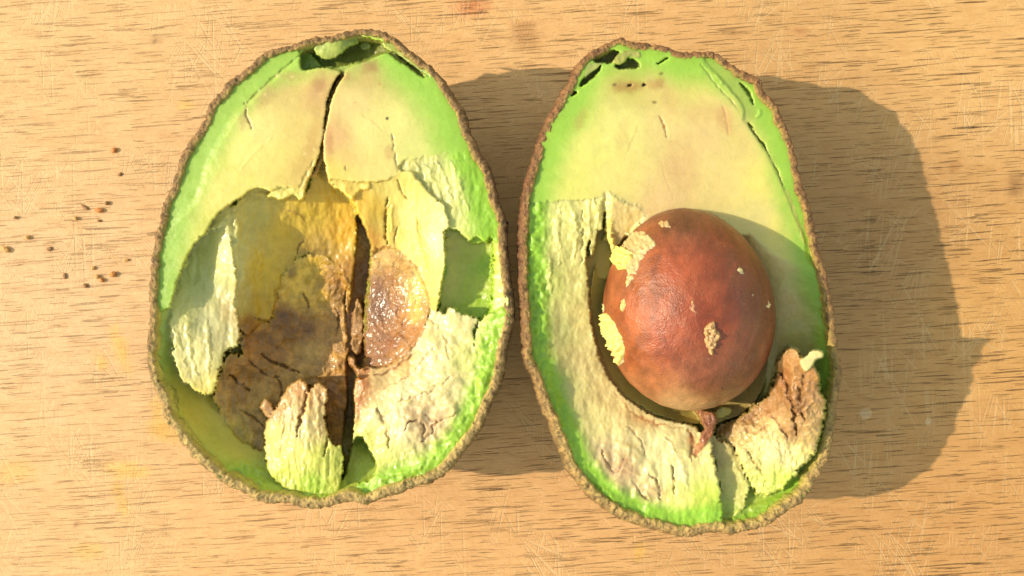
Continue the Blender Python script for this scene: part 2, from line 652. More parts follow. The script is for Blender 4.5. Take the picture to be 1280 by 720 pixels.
    def blotch(self, x, y, rx, ry, colour, amt, rot=0.0, soft=0.8, wl=14):
        W = self.win([(x - rx * 1.8 - ry, y - ry * 1.8 - rx), (x + rx * 1.8 + ry, y + ry * 1.8 + rx)], 4)
        X, Y = self.X[W], self.Y[W]
        ca, sa = math.cos(rot), math.sin(rot)
        dx, dy = X - x, Y - y
        u, v = (dx * ca + dy * sa) / rx, (-dx * sa + dy * ca) / ry
        sd = int(x * 3 + y) % 83
        r = np.sqrt(u * u + v * v) + 0.55 * fbm(X / wl, Y / wl, 4, sd)
        k = (amt * (1 - sstep(1 - soft, 1.1, r)))[..., None]
        self.C[W] = self.C[W] * (1 - k) + alb(colour) * k

    def lumps(self, poly, amp, wl, n=None, soft=8):
        """rounded lumps of torn flesh, added as relief inside a polygon"""
        p = catmull(poly, 4)
        W = self.win(p)
        X, Y = self.X[W], self.Y[W]
        m = sstep(0, soft, sdf(X, Y, p))
        sd = int(abs(p[0, 0] * 5 + p[0, 1])) % 91
        f = np.abs(fbm(X / wl / 1.5, Y / wl / 1.5, 2, sd + 2)) ** 0.9
        g = fbm(X / (wl * 2.2), Y / (wl * 2.2), 3, sd + 12)
        self.H[W] -= m * amp * (0.55 * (0.5 - f) + 0.5 * g)

    def build(self):
        z = RIM - self.H
        wx, wy = unproject(self.X, self.Y, z)
        keep = self.Dd > 6.5
        V = np.stack([wx, wy, z], -1).reshape(-1, 3)
        Cc = self.C.reshape(-1, 3)
        ny, nx = self.X.shape
        idx = np.arange(nx * ny).reshape(ny, nx)
        cell = keep[:-1, :-1] & keep[:-1, 1:] & keep[1:, 1:] & keep[1:, :-1]
        pid = self.P[:-1, :-1]
        quads = np.stack([idx[1:, :-1], idx[1:, 1:], idx[:-1, 1:], idx[:-1, :-1]], -1)
        for i, nm in enumerate(self.names):
            q = quads[cell & (pid == i)]
            if not len(q):
                continue
            u, inv = np.unique(q, return_inverse=True)
            nm2 = nm.split(':')[0]
            mesh_obj(nm2, V[u], inv.reshape(-1, 4), self.mats[i], self.root, self.origin, Cc[u])

    def skin(self, width, rim_cols, tone):
        """width(i) px; the skin bowl with its cut rim"""
        n = len(self.o)
        w = width + 2.0 * self.nz(22, 5) + 1.3 * self.nz(8, 6)
        zr = RIM - 0.035 + 0.05 * self.nz(40, 9) + 0.025 * self.nz(9, 11)
        rows, cols = [], []
        ang = np.degrees(np.arctan2(self.o[:, 1] - self.c[1], self.o[:, 0] - self.c[0]))
        low = sstep(-20, 60, np.where(np.abs(ang) > 90, 180 - np.abs(ang), np.abs(ang)) * np.sign(ang))   # 1 at the foot of the fruit
        tan_top, tan_low, out_top, out_low, inner = [alb(c) for c in rim_cols]
        tan = tan_top * (1 - low[:, None]) + tan_low * low[:, None]
        out = out_top * (1 - low[:, None]) + out_low * low[:, None]
        prof = [(0.0, -0.55, inner), (0.0, -0.12, inner), (0.04, -0.03, None), (0.12, 0.01, None), (0.2, 0.025, None), (0.28, 0.02, None), (0.36, 0.03, None),
                (0.44, 0.02, None), (0.52, 0.025, None), (0.6, 0.01, None), (0.68, 0.005, None), (0.76, -0.01, None), (0.84, -0.04, None), (0.91, -0.08, None), (0.97, -0.13, None), (1.0, -0.19, None), (1.02, -0.25, None)]
        dark = alb((104, 76, 50))
        olive = alb((150, 132, 84))
        for k, (f, dz, cc) in enumerate(prof):
            rough = 0.0 if k == 0 else 1.0
            g = self.o + self.nrm * (-w * (1 - f))[:, None]
            gx, gy = g[:, 0], g[:, 1]
            jit = rough * (1.8 * fbm(gx / 11, gy / 11, 3, self.seed + 3) + 1.5 * fbm(gx / 4, gy / 4, 2, self.seed + 4))
            off = -w * (1 - f) + jit * (0.6 + 0.6 * (f > 0.8))
            zz = zr + dz + rough * (0.06 * fbm(gx / 9, gy / 9, 3, self.seed + 13) + 0.02 * ridged(gx / 7, gy / 7, 3, self.seed + 15))
            p = self.o + self.nrm * off[:, None]
            x, y = unproject(p[:, 0], p[:, 1], RIM)
            rows.append(np.stack([x, y, zz], -1))
            if cc is not None:
                cols.append(np.broadcast_to(cc, (n, 3)))
            else:
                mixf = np.clip(f * 1.1 - 0.15 + 0.55 * fbm(gx / 12.0, gy / 12.0, 4, self.seed + 23), 0, 1)[:, None]
                cI = inner * 0.3 + tan * 0.7
                c = np.where(mixf < 0.3, cI + (tan - cI) * (mixf / 0.3), tan + (out - tan) * ((mixf - 0.3) / 0.7))
                kd = (0.75 * sstep(0.12, 0.42, fbm(gx / 7.0, gy / 7.0, 4, self.seed + 27)))[:, None]
                c = c * (1 - kd) + dark * kd
                ko = (0.6 * sstep(0.1, 0.4, fbm(gx / 10.0, gy / 10.0, 3, self.seed + 29)))[:, None] * (0.3 + 0.7 * low[:, None])
                c = c * (1 - ko) + olive * ko
                cols.append(c)
        # belly
        x, y = unproject(self.o[:, 0], self.o[:, 1], RIM)
        cx, cy = unproject(self.c[0], self.c[1], RIM)
        nb = 46
        z0 = RIM - 0.25
        for k in range(1, nb + 1):
            t = k / nb
            th = t * math.pi / 2
            sc = math.cos(th) ** 0.62 if k < nb else 0.12
            zb = z0 * (1 - math.sin(th) ** 1.15)
            bumps = 0.030 * ridged(self.s / 16.0, np.full(n, k * 0.55), 3, self.seed + 31) + 0.03 * fbm(self.s / 34.0, np.full(n, k * 0.35), 3, self.seed + 33)
            r = sc + bumps * min(1, 0.3 + t * 2) * (0.4 if zb < 0.15 else 1) * 0.35
            rows.append(np.stack([cx + (x - cx) * r, cy + (y - cy) * r, np.full(n, max(zb, 0.004))], -1))
            nzc = (0.75 + 0.5 * fbm(self.s / 18.0, np.full(n, k * 0.6), 4, self.seed + 41))[:, None]
            cols.append(out * 0.75 * nzc)
        V = np.concatenate(rows)
        idx = np.arange(len(V)).reshape(len(rows), n)
        a, b = idx[:-1], idx[1:]
        Fc = np.stack([a, np.roll(a, -1, 1), np.roll(b, -1, 1), b], -1).reshape(-1, 4)
        # orientation: outward
        p0, p1, p2 = V[Fc[n * 20, 0]], V[Fc[n * 20, 1]], V[Fc[n * 20, 2]]
        nn = np.cross(p1 - p0, p2 - p0)
        if np.dot(nn[:2], p0[:2] - np.array([cx, cy])) < 0:
            Fc = Fc[:, ::-1]
        C = np.concatenate(cols) * tone
        mesh_obj('skin', V, Fc, MAT_SKIN, self.root, self.origin, C)


ROUGH = [('f', 22, 28, 0.07), ('f', 9, 12, 0.045), ('r', 6, 10, 0.016), ('f', 3.5, 4.5, 0.022)]
STREAK = [('f', 24, 50, 0.09), ('f', 9, 26, 0.045), ('r', 6, 16, 0.014), ('f', 3.2, 5, 0.022)]
SMOOTHT = [('f', 60, 60, 0.03), ('f', 14, 14, 0.004)]
MEMB = [('f', 40, 40, 0.12), ('f', 20, 22, 0.09), ('r', 15, 20, 0.05), ('f', 5, 6, 0.05)]
GREEN = (128, 200, 66)

# ================================================================== the half without the seed
L_OUT = [(415, 41), (395, 44), (371, 51), (343, 58), (328, 64), (310, 80), (294, 92), (281, 101), (276, 110), (261, 125), (256, 136), (247, 157),
         (232, 179), (220, 203), (212, 230), (200, 257), (191, 296), (186, 325), (184, 348), (183, 375), (183, 403), (181, 430), (180, 454),
         (184, 473), (195, 500), (204, 528), (215, 543), (233, 567), (249, 583), (276, 606), (304, 619), (319, 629), (355, 633), (380, 637),
         (403, 638), (420, 633), (437, 629), (458, 633), (489, 622), (516, 613), (553, 598), (583, 564), (602, 537), (615, 506), (624, 488),
         (632, 464), (634, 439), (642, 405), (643, 382), (638, 342), (634, 300), (634, 275), (623, 250), (618, 226), (611, 206), (600, 188),
         (589, 164), (580, 136), (565, 115), (547, 89), (528, 72), (504, 54), (489, 41), (458, 33), (430, 37)]
L_OUT = L_OUT[::-1]
A = Half(L_OUT, 'avocado_half', 'hollow avocado half with an empty brown cavity and a long dark split', (412, 345), 3)

rim_pts = [(x + (412 - x) * 0.035, y + (345 - y) * 0.035, 0.08) for x, y in L_OUT[::3]]
# the bowl: smooth green wall inside the skin
A.region([(100, 0), (700, 0), (700, 700), (100, 700)],
         rim_pts + [(214, 430, .42), (232, 470, .75), (258, 505, .95), (300, 540, 1.15), (332, 560, 1.1), (285, 565, .6), (310, 590, .5), (345, 605, .45),
                    (400, 618, .25), (420, 560, 1.2), (380, 500, 1.6), (340, 450, 1.7), (400, 400, 1.75), (380, 330, 1.4), (430, 470, 1.8),
                    (440, 560, 1.2), (450, 600, .5), (480, 604, .28), (520, 585, .3), (560, 550, .3), (598, 480, .25), (612, 400, .22), (610, 340, .3),
                    (590, 330, .7), (560, 330, .8), (300, 300, .7), (300, 200, .3), (450, 150, .3), (550, 200, .25)],
         [(210, 430, (180, 200, 88)), (240, 500, (232, 214, 96)), (300, 560, (228, 220, 110)), (330, 540, (214, 196, 104)), (400, 500, (190, 150, 90)),
          (300, 595, (136, 200, 70)), (400, 610, (150, 210, 80)), (430, 580, (180, 190, 90)), (600, 400, (130, 200, 70)), (560, 570, (150, 205, 90)), (450, 100, (150, 180, 80))],
         tex=[('f', 40, 40, 0.05), ('f', 9, 9, 0.012)], smooth=False, green=(13, 28, (166, 204, 80)))
A.lumps([(270, 590), (300, 570), (330, 585), (345, 600), (420, 606), (430, 625), (380, 632), (320, 622), (280, 610)], 0.16, 11)

# membrane-lined hollow of the stone
A.region([(300, 444), (296, 420), (303, 402), (335, 386), (346, 358), (358, 336), (374, 322), (400, 316), (446, 326), (443, 400), (440, 450),
          (436, 500), (430, 560), (395, 540), (350, 545), (334, 562), (300, 548), (268, 505), (270, 480), (284, 442)],
         [(375, 330, 1.35), (420, 330, 1.4), (350, 380, 1.5), (400, 380, 1.75), (435, 380, 1.75), (320, 420, 1.35), (370, 430, 1.8), (430, 440, 1.75),
          (290, 460, 1.1), (275, 490, 1.0), (320, 480, 1.55), (300, 530, 1.2), (335, 550, 1.3), (360, 490, 1.6), (420, 500, 1.6), (410, 540, 1.5)],
         [(385, 340, (239, 193, 73)), (370, 360, (244, 199, 83)), (395, 370, (231, 183, 76)), (420, 350, (185, 130, 56)), (355, 400, (170, 114, 51)),
          (380, 410, (162, 110, 51)), (420, 400, (192, 140, 67)), (320, 400, (222, 163, 67)), (312, 425, (190, 126, 52)), (340, 440, (177, 124, 59)), (390, 445, (211, 167, 89)),
          (425, 440, (190, 138, 67)), (300, 465, (185, 134, 68)), (285, 500, (194, 150, 80)), (330, 500, (200, 159, 84)), (320, 530, (194, 153, 80)),
          (360, 480, (196, 153, 78)), (420, 490, (194, 134, 60)), (300, 540, (200, 173, 80))],
         tex=MEMB, part='seed_cavity', mat=MAT_MEMB, cn=0.6, cw=6, jag=(6, 16))
for pts, wd, dp in [([(348, 372), (340, 352), (354, 332), (372, 318), (378, 308)], 4, .16), ([(336, 402), (330, 398), (318, 396)], 3, .2),
                    ([(378, 366), (384, 376), (386, 386)], 1.8, .1), ([(287, 468), (298, 478), (312, 488)], 2.6, .2), ([(326, 442), (340, 452), (362, 460), (374, 466)], 2.4, .15),
                    ([(434, 360), (431, 380), (436, 420), (432, 440)], 2.5, .2), ([(420, 385), (424, 400), (420, 420)], 1.5, .08), ([(300, 512), (315, 520), (330, 532)], 1.6, .1),
                    ([(345, 470), (352, 484), (350, 500)], 1.8, .1), ([(310, 450), (335, 470), (350, 472)], 1.6, .1)]:
    A.line(pts, wd, dp, (110, 76, 42), 0.75)
for x, y, rx, ry, c, a in [(350, 395, 26, 14, (120, 86, 52), .6), (420, 370, 14, 26, (130, 92, 54), .55), (400, 455, 30, 12, (128, 96, 62), .45), (330, 420, 18, 12, (140, 96, 54), .6),
                           (300, 490, 20, 16, (150, 118, 78), .5), (365, 340, 8, 16, (130, 90, 48), .55), (330, 555, 20, 10, (130, 110, 66), .5), (415, 480, 14, 20, (140, 98, 56), .5)]:
    A.blotch(x, y, rx, ry, c, a)

# yellow inner wall of the hollow
A.region([(296, 250), (318, 234), (352, 240), (380, 240), (400, 190), (408, 150), (416, 100), (430, 96), (424, 160), (420, 225), (436, 244), (447, 270), (445, 300), (442, 345),
          (438, 368), (432, 352), (418, 340), (412, 322), (395, 318), (376, 320), (360, 333), (347, 362), (340, 398), (326, 400), (318, 412), (306, 420), (298, 412), (280, 384), (258, 360), (240, 330), (236, 302), (262, 272)],
         [(416, 120, .55), (412, 180, .55), (395, 225, .55), (320, 246, .45), (345, 250, .6), (380, 255, .75), (300, 262, .36), (283, 290, .28), (290, 312, .28), (286, 345, .36), (294, 385, .52), (250, 310, .5), (250, 340, .6),
          (310, 300, .62), (325, 280, .72), (350, 300, 1.0), (330, 340, 1.0), (315, 380, .95), (335, 390, 1.3), (375, 290, 1.15), (400, 300, 1.3), (425, 290, 1.28), (440, 280, 1.2),
          (425, 250, .95), (412, 225, .7), (430, 330, 1.35), (372, 318, 1.22)],
         [(285, 300, (226, 218, 140)), (290, 340, (222, 212, 138)), (300, 380, (214, 196, 118)), (320, 270, (226, 206, 112)), (350, 290, (238, 200, 78)), (330, 340, (238, 200, 72)), (330, 385, (228, 186, 66)),
          (312, 410, (202, 148, 72)), (390, 270, (240, 202, 82)), (420, 250, (246, 202, 76)), (432, 290, (244, 190, 66)), (436, 340, (214, 160, 76)), (400, 310, (206, 168, 80)), (410, 190, (226, 190, 104)), (415, 120, (200, 164, 100))],
         tex=[('f', 36, 40, 0.12), ('f', 16, 26, 0.06), ('r', 12, 24, 0.03), ('f', 4, 6, 0.03)], cn=0.16, w=1.8, jag=(6, 15), cw=7, part='seed_cavity_wall')
A.lumps([(278, 285), (300, 262), (306, 300), (300, 335), (284, 345), (276, 320)], 0.16, 11)
for pts, wd, dp in [([(372, 316), (374, 306), (380, 300)], 2, .1), ([(318, 396), (325, 400), (334, 400)], 2.2, .12), ([(352, 262), (372, 268), (384, 280)], 2, -.05), ([(425, 330), (430, 345), (436, 360)], 3, -.08)]:
    A.line(pts, wd, dp, (150, 104, 50), 0.5)
A.blotch(312, 405, 12, 16, (150, 98, 48), .6)
A.blotch(434, 335, 5, 24, (160, 106, 50), .5)
A.blotch(395, 316, 26, 8, (150, 110, 56), .4)

# flat cut face left of the split
A.region([(120, 398), (206, 387), (215, 374), (226, 340), (238, 314), (256, 292), (268, 272), (284, 258), (302, 246), (318, 236), (335, 238), (352, 243), (368, 242), (379, 244), (385, 226), (397, 200),
          (403, 176), (406, 150), (410, 122), (418, 102), (426, 90), (412, 85), (394, 84), (377, 86), (375, 72), (372, 60), (362, 30), (250, 30), (120, 200)],
         [(300, 100, .05), (250, 180, .04), (215, 300, .06), (205, 370, .10), (350, 100, .03), (330, 200, .0), (380, 150, .02), (270, 260, .02), (370, 230, .06), (400, 120, .02)],
         [(270, 200, (216, 220, 118)), (300, 180, (240, 230, 140)), (290, 240, (238, 226, 130)), (330, 160, (240, 226, 146)), (350, 110, (226, 200, 130)), (372, 92, (224, 206, 122)), (345, 200, (242, 226, 134)),
          (380, 160, (236, 212, 132)), (375, 210, (230, 200, 118)), (398, 120, (220, 184, 122)), (330, 100, (196, 196, 106)), (240, 290, (206, 212, 104))],
         tex=SMOOTHT, green=(26, 62, (138, 200, 82)), cn=0.04, jag=(1.6, 10), part='cut_face')
A.line([(376, 68), (352, 88), (330, 108), (309, 128)], 2.2, .05, (150, 150, 70), .35, jag=(1, 12))
A.region([(378, 40), (376, 70), (352, 90), (330, 110), (309, 130), (290, 150), (262, 200), (236, 260), (150, 300), (150, 60)], .03, None, add=True, w=5.0, jag=(1.5, 14))
A.line([(306, 128), (309, 146), (315, 162)], 1.6, .05, (150, 100, 64), .8)
A.blotch(332, 120, 14, 22, (196, 152, 104), .5, 0.6)
A.blotch(305, 148, 7, 22, (190, 150, 104), .4, 0.2)
A.blotch(398, 105, 12, 18, (186, 136, 92), .6, 0.3)
A.blotch(390, 175, 12, 38, (206, 158, 96), .5, 0.25)
A.blotch(365, 95, 24, 7, (202, 164, 108), .45)
A.line([(392, 200), (380, 225), (372, 240)], 3, .04, (226, 196, 110), .4)
A.line([(301, 212), (318, 190), (340, 172)], 2.5, -.02)
for x, y in ((392, 187), (381, 192), (331, 118), (365, 96), (345, 95)):
    A.blotch(x, y, 2.6, 2.2, (246, 226, 160), .7, wl=4)
A.lumps([(256, 292), (300, 247), (318, 234), (380, 242), (376, 252), (318, 246), (290, 268), (262, 300)], 0.10, 8, soft=3)
# ragged crumbs along the broken lower edge
A.region([(340, 238), (352, 234), (378, 238), (380, 246), (374, 250), (366, 244), (352, 250), (344, 247), (334, 246)], .12, (240, 226, 130), tex=ROUGH, part='cut_face')

# flat cut face right of the split
A.region([(428, 94), (436, 84), (448, 80), (458, 76), (472, 70), (484, 66), (500, 75), (512, 84), (522, 92), (531, 98), (548, 88), (680, 110), (680, 206), (606, 197), (575, 200), (555, 202), (530, 206), (512, 212), (504, 216), (500, 226),
          (492, 232), (478, 234), (455, 234), (432, 233), (414, 232), (407, 212), (403, 186), (404, 165), (408, 148), (411, 128), (419, 106)],
         [(430, 110, .0), (410, 180, .0), (420, 222, .03), (480, 215, .03), (480, 90, .02), (540, 110, .03), (560, 150, .04), (600, 185, .1), (500, 150, .0), (540, 190, .05)],
         [(440, 130, (236, 214, 146)), (420, 170, (226, 188, 128)), (415, 215, (240, 216, 120)), (460, 160, (242, 228, 150)), (470, 210, (240, 220, 140)), (500, 150, (240, 234, 150)), (520, 185, (232, 232, 146)),
          (470, 85, (216, 184, 122)), (500, 95, (206, 208, 122)), (530, 130, (214, 226, 128)), (550, 175, (200, 222, 120)), (440, 88, (206, 190, 118))],
         tex=SMOOTHT, green=(24, 70, (132, 206, 80)), cn=0.04, jag=(2.2, 8), part='cut_face:r')
A.blotch(462, 84, 18, 10, (186, 138, 94), .65)
A.blotch(430, 96, 10, 8, (190, 140, 92), .5)
A.blotch(412, 180, 7, 30, (204, 148, 96), .6)
A.blotch(486, 192, 7, 12, (214, 164, 110), .5)
A.blotch(440, 200, 30, 14, (232, 200, 130), .5)
A.line([(490, 168), (493, 190), (496, 205), (499, 225)], 1.8, .06, (206, 160, 90), .5)
A.line([(450, 140), (470, 155), (488, 172)], 2, .015, (236, 210, 130), .4)
A.blotch(484, 148, 2.2, 2.2, (70, 60, 30), .95, soft=.5, wl=30)
A.line([(430, 207), (431, 211), (432, 214)], 1.3, .03, (90, 70, 36), .9)
for x, y in ((440, 72), (452, 72), (470, 76), (475, 105), (444, 128)):
    A.blotch(x, y, 3, 2, (196, 146, 96), .5, wl=5)

# split at the head of the fruit
A.region([(427, 90), (420, 104), (412, 124), (408, 148), (404, 172), (398, 200), (388, 222), (396, 220), (404, 200), (404, 172), (409, 150), (414, 126), (422, 106), (430, 94)], .26, (196, 156, 92), jag=(1.2, 8), w=1.0, smooth=False)

# hollow under the neck, with lumps of green flesh in it
A.region([(379, 62), (392, 53), (412, 45), (440, 45), (470, 50), (488, 58), (502, 68), (516, 80), (531, 97), (522, 92), (510, 83), (498, 74), (484, 66), (470, 70), (456, 75), (444, 78), (430, 82), (412, 84), (394, 84), (378, 86)],
         [(390, 70, .55), (430, 75, .6), (460, 58, .62), (480, 60, .5), (510, 80, .35), (528, 95, .2)], [(390, 70, (112, 140, 60)), (450, 60, (132, 146, 66)), (510, 80, (128, 140, 60))], jag=(2, 8), tex=ROUGH, part='hollow_wall')
A.region([(391, 60), (402, 50), (412, 45), (424, 47), (438, 46), (448, 45), (449, 54), (440, 58), (428, 66), (416, 74), (406, 75), (398, 70), (393, 64)], [(400, 60, .12), (420, 55, .05), (445, 50, .22), (412, 72, .2)], [(400, 58, (190, 216, 120)), (425, 58, (176, 198, 96)), (445, 50, (150, 178, 76)), (415, 70, (190, 206, 108))], jag=(2, 8), tex=ROUGH, part='flesh_shred')
A.region([(377, 68), (388, 66), (397, 76), (402, 82), (392, 85), (379, 86)], .42, (128, 176, 72), jag=(2, 6), tex=ROUGH, part='flesh_shred:b')
A.region([(452, 52), (462, 52), (464, 60), (456, 63), (449, 58)], .5, (146, 166, 84), jag=(2, 6), tex=ROUGH, part='flesh_shred:c')
A.region([(480, 52), (496, 54), (506, 64), (518, 74), (528, 86), (536, 96), (524, 88), (510, 78), (498, 69), (484, 62), (478, 57)], .14, (168, 192, 98), jag=(1.5, 8), tex=ROUGH, part='flesh_shred:d')
A.region([(487, 66), (495, 66), (500, 73), (510, 78), (503, 79), (494, 73)], .22, (150, 160, 84), jag=(2, 5), tex=ROUGH)
A.blotch(416, 51, 5, 3, (176, 110, 60), .6, wl=5)

# torn upper right shoulder
A.region([(499, 206), (512, 200), (530, 196), (555, 192), (575, 190), (606, 187), (680, 194), (680, 330), (618, 300), (606, 304), (596, 296), (586, 303), (580, 296), (572, 288), (562, 284), (552, 272), (544, 262), (528, 250), (515, 236), (505, 224)],
         [(510, 210, .10), (540, 205, .09), (600, 195, .12), (560, 240, .12), (590, 240, .10), (610, 240, .12), (535, 245, .22), (560, 280, .16), (590, 298, .16), (615, 295, .16), (575, 215, .06)],
         [(510, 212, (238, 230, 144)), (540, 210, (228, 228, 146)), (560, 240, (226, 226, 148)), (575, 270, (222, 226, 142)), (580, 215, (190, 218, 116)), (540, 250, (238, 228, 140)), (595, 280, (176, 214, 104))],
         tex=STREAK, green=(24, 56, (124, 206, 66)), cn=0.10, jag=(4, 12))
for pts in ([(520, 205), (532, 225), (538, 246)], [(545, 200), (556, 226), (566, 262)], [(528, 202), (546, 232), (552, 262)], [(562, 200), (572, 225), (584, 262)]):
    A.line(pts, 4, -.07, (240, 234, 160), .4, jag=(3, 10))

# yellow block between split and shoulder
A.region([(411, 226), (432, 227), (455, 228), (480, 226), (498, 216), (512, 214), (525, 228), (539, 243), (553, 256), (560, 274), (559, 300), (557, 330), (553, 352), (549, 378), (540, 400), (520, 425), (490, 420), (474, 380),
          (468, 340), (464, 316), (462, 302), (455, 286), (446, 266), (432, 242)],
         [(418, 230, .16), (440, 240, .22), (470, 232, .15), (455, 275, .38), (466, 305, .75), (480, 270, .45), (490, 300, .65), (500, 240, .22), (520, 265, .30), (510, 310, .62), (530, 335, .6), (540, 290, .32),
          (552, 300, .20), (551, 340, .22), (543, 375, .36), (535, 380, .6)],
         [(420, 232, (240, 206, 96)), (445, 245, (240, 196, 80)), (470, 260, (240, 200, 88)), (466, 300, (222, 168, 78)), (495, 240, (244, 226, 130)), (490, 290, (242, 214, 112)), (515, 270, (248, 236, 150)), (520, 310, (250, 238, 140)),
          (535, 340, (248, 236, 130)), (548, 300, (248, 240, 160)), (548, 350, (248, 232, 130)), (540, 380, (240, 216, 120)), (480, 230, (240, 216, 120))],
         tex=[('f', 22, 40, 0.05), ('r', 9, 30, 0.025), ('f', 4, 5, 0.01)], cn=0.06, jag=(2.5, 10), part='flesh_block')
for pts, wd, dp, c in [([(485, 246), (483, 262), (482, 285), (484, 305)], 3.2, .18, (214, 158, 70)), ([(497, 282), (494, 295), (494, 308)], 1.6, .08, (190, 130, 60)), ([(497, 225), (502, 240), (510, 250)], 2, .1, (236, 200, 90)),
                       ([(490, 250), (489, 270), (490, 290)], 3, -.07, (248, 222, 120)), ([(520, 270), (528, 300), (535, 340)], 6, .06, (246, 222, 90)), ([(414, 229), (440, 229), (478, 227)], 2.5, .07, (244, 204, 96))]:
    A.line(pts, wd, dp, c, 0.6)
A.region([(415, 225), (440, 227), (462, 229), (458, 236), (446, 240), (440, 250), (430, 242), (418, 234)], .1, (244, 214, 112), tex=ROUGH, jag=(3, 8), part='flesh_block')

# smooth green pocket on the right
A.region([(557, 288), (572, 292), (586, 303), (604, 304), (614, 300), (615, 340), (613, 372), (612, 396), (606, 418), (590, 412), (576, 408), (562, 404), (546, 402), (554, 352), (558, 330)],
         [(560, 300, .7), (590, 310, .88), (610, 305, .8), (560, 340, .85), (590, 345, .95), (609, 345, .9), (556, 380, .8), (585, 395, .85), (606, 400, .8)],
         [(562, 310, (232, 218, 134)), (590, 315, (206, 216, 110)), (608, 330, (140, 200, 66)), (562, 350, (232, 222, 130)), (590, 360, (190, 212, 96)), (606, 380, (140, 196, 62))],
         tex=[('f', 24, 24, 0.08), ('f', 12, 14, 0.04), ('f', 5, 5, 0.02)], cn=0.12, jag=(5, 12), w=2.2, part='green_pocket')

# membrane patch left of the block
A.region([(466, 316), (474, 311), (487, 309), (505, 321), (523, 342), (535, 370), (536, 398), (528, 430), (512, 452), (490, 466), (468, 470), (454, 458), (454, 425), (456, 400), (460, 360), (462, 334)],
         [(468, 322, 1.0), (488, 315, .78), (463, 360, 1.2), (459, 400, 1.25), (462, 440, 1.1), (485, 350, 1.05), (490, 390, 1.05), (485, 430, .95), (510, 340, .82), (524, 370, .7), (515, 405, .72), (500, 435, .72)],
         [(470, 325, (194, 152, 85)), (468, 360, (137, 85, 42)), (475, 385, (120, 72, 34)), (462, 420, (139, 86, 39)), (490, 350, (163, 106, 48)), (500, 345, (192, 145, 69)), (495, 380, (153, 96, 44)), (515, 360, (204, 160, 79)),
          (522, 385, (199, 150, 72)), (508, 410, (168, 106, 44)), (490, 430, (142, 82, 33)), (470, 445, (142, 88, 38)), (500, 440, (177, 124, 66))],
         tex=[('f', 14, 16, 0.06), ('r', 9, 16, 0.05), ('f', 4, 5, 0.03)], cn=0.5, jag=(5, 13), w=2.4, cw=5, part='seed_coat', mat=MAT_MEMB)
A.blotch(520, 372, 11, 42, (244, 196, 92), .75, 0.15)
A.blotch(486, 326, 16, 8, (230, 186, 112), .6, 0.4)
A.blotch(476, 388, 15, 40, (112, 66, 32), .6, 0.1)
A.blotch(486, 432, 20, 10, (140, 78, 34), .5, -0.4)
A.line([(466, 314), (486, 308), (506, 320), (524, 342), (535, 370), (533, 396), (522, 424), (500, 446)], 2.2, -.05, (190, 122, 62), .6, taper=False)
for r in range(4):
    k = 8 + 9 * r
    A.line([(490 - r * 2, 322 + k * .6), (512 - k * .6, 348 + k * .3), (524 - k * .8, 378), (512 - k * .6, 412 - k * .3), (490, 436 - k * .5)], 1.8, -.04, (150, 92, 48), .45, jag=(3, 12))

# torn cream flesh, lower right
A.region([(446, 470), (456, 458), (470, 460), (490, 453), (508, 441), (524, 424), (534, 398), (548, 386), (556, 392), (563, 384), (575, 390), (590, 394), (604, 400), (612, 392), (680, 380), (680, 520), (620, 620), (520, 660), (440, 650), (446, 606),
          (462, 600), (467, 592), (468, 578), (460, 562), (452, 548), (444, 556), (438, 545), (443, 520), (441, 495)],
         [(450, 470, .55), (490, 460, .62), (520, 430, .58), (540, 400, .5), (570, 396, .32), (600, 410, .28), (612, 400, .16), (470, 490, .42), (450, 510, .45), (500, 490, .33), (540, 450, .28), (570, 440, .2), (600, 450, .2),
          (445, 545, .45), (470, 540, .32), (480, 580, .3), (520, 530, .2), (560, 510, .14), (590, 500, .14), (540, 570, .16), (500, 600, .16), (470, 612, .2), (580, 540, .12), (618, 430, .1)],
         [(452, 475, (214, 148, 92)), (448, 500, (214, 160, 100)), (470, 475, (236, 200, 140)), (500, 460, (232, 190, 124)), (530, 420, (236, 214, 150)), (500, 490, (248, 238, 184)), (540, 450, (246, 234, 176)), (560, 415, (236, 226, 160)), (470, 520, (246, 232, 170)),
          (460, 550, (232, 232, 130)), (500, 540, (240, 222, 168)), (520, 520, (226, 194, 148)), (545, 530, (230, 204, 158)), (560, 480, (240, 226, 164)), (580, 450, (224, 224, 140)), (500, 580, (216, 218, 130)), (480, 570, (226, 230, 130)), (555, 555, (222, 214, 140))],
         tex=[('f', 34, 30, 0.16), ('f', 13, 16, 0.06), ('r', 9, 13, 0.02), ('f', 4, 4.5, 0.028)], green=(26, 50, (134, 206, 72)), cn=0.10, jag=(4, 10), part='torn_flesh')
A.lumps([(600, 400), (622, 410), (618, 460), (600, 510), (570, 560), (520, 596), (470, 616), (455, 606), (500, 585), (550, 550), (580, 500), (590, 440)], 0.14, 10)
A.lumps([(500, 500), (560, 490), (575, 520), (545, 560), (505, 565)], 0.14, 14)
for pts, wd, dp, c in [([(598, 398), (595, 415), (592, 432)], 3, .3, (130, 160, 60)), ([(505, 538), (515, 525), (530, 532), (528, 550), (536, 545), (545, 528)], 2.5, .12, (176, 128, 84)), ([(470, 510), (482, 530), (486, 560)], 4, .1, (210, 176, 110)),
                       ([(530, 520), (548, 526), (570, 518)], 3, .12, (190, 150, 100)), ([(446, 462), (452, 480), (448, 512), (444, 530)], 4, -.05, (190, 112, 62)), ([(468, 470), (490, 462), (520, 440)], 2.5, .06, (176, 112, 64)),
                       ([(480, 485), (510, 470), (540, 436)], 2, .05, (222, 170, 110)), ([(540, 400), (556, 420), (560, 450)], 2.5, .06, (214, 180, 116)), ([(500, 500), (535, 490), (565, 470)], 2.5, .06, (226, 190, 130))]:
    A.line(pts, wd, dp, c, 0.6, jag=(3, 9))
A.blotch(540, 535, 34, 22, (214, 174, 132), .55, -0.5)
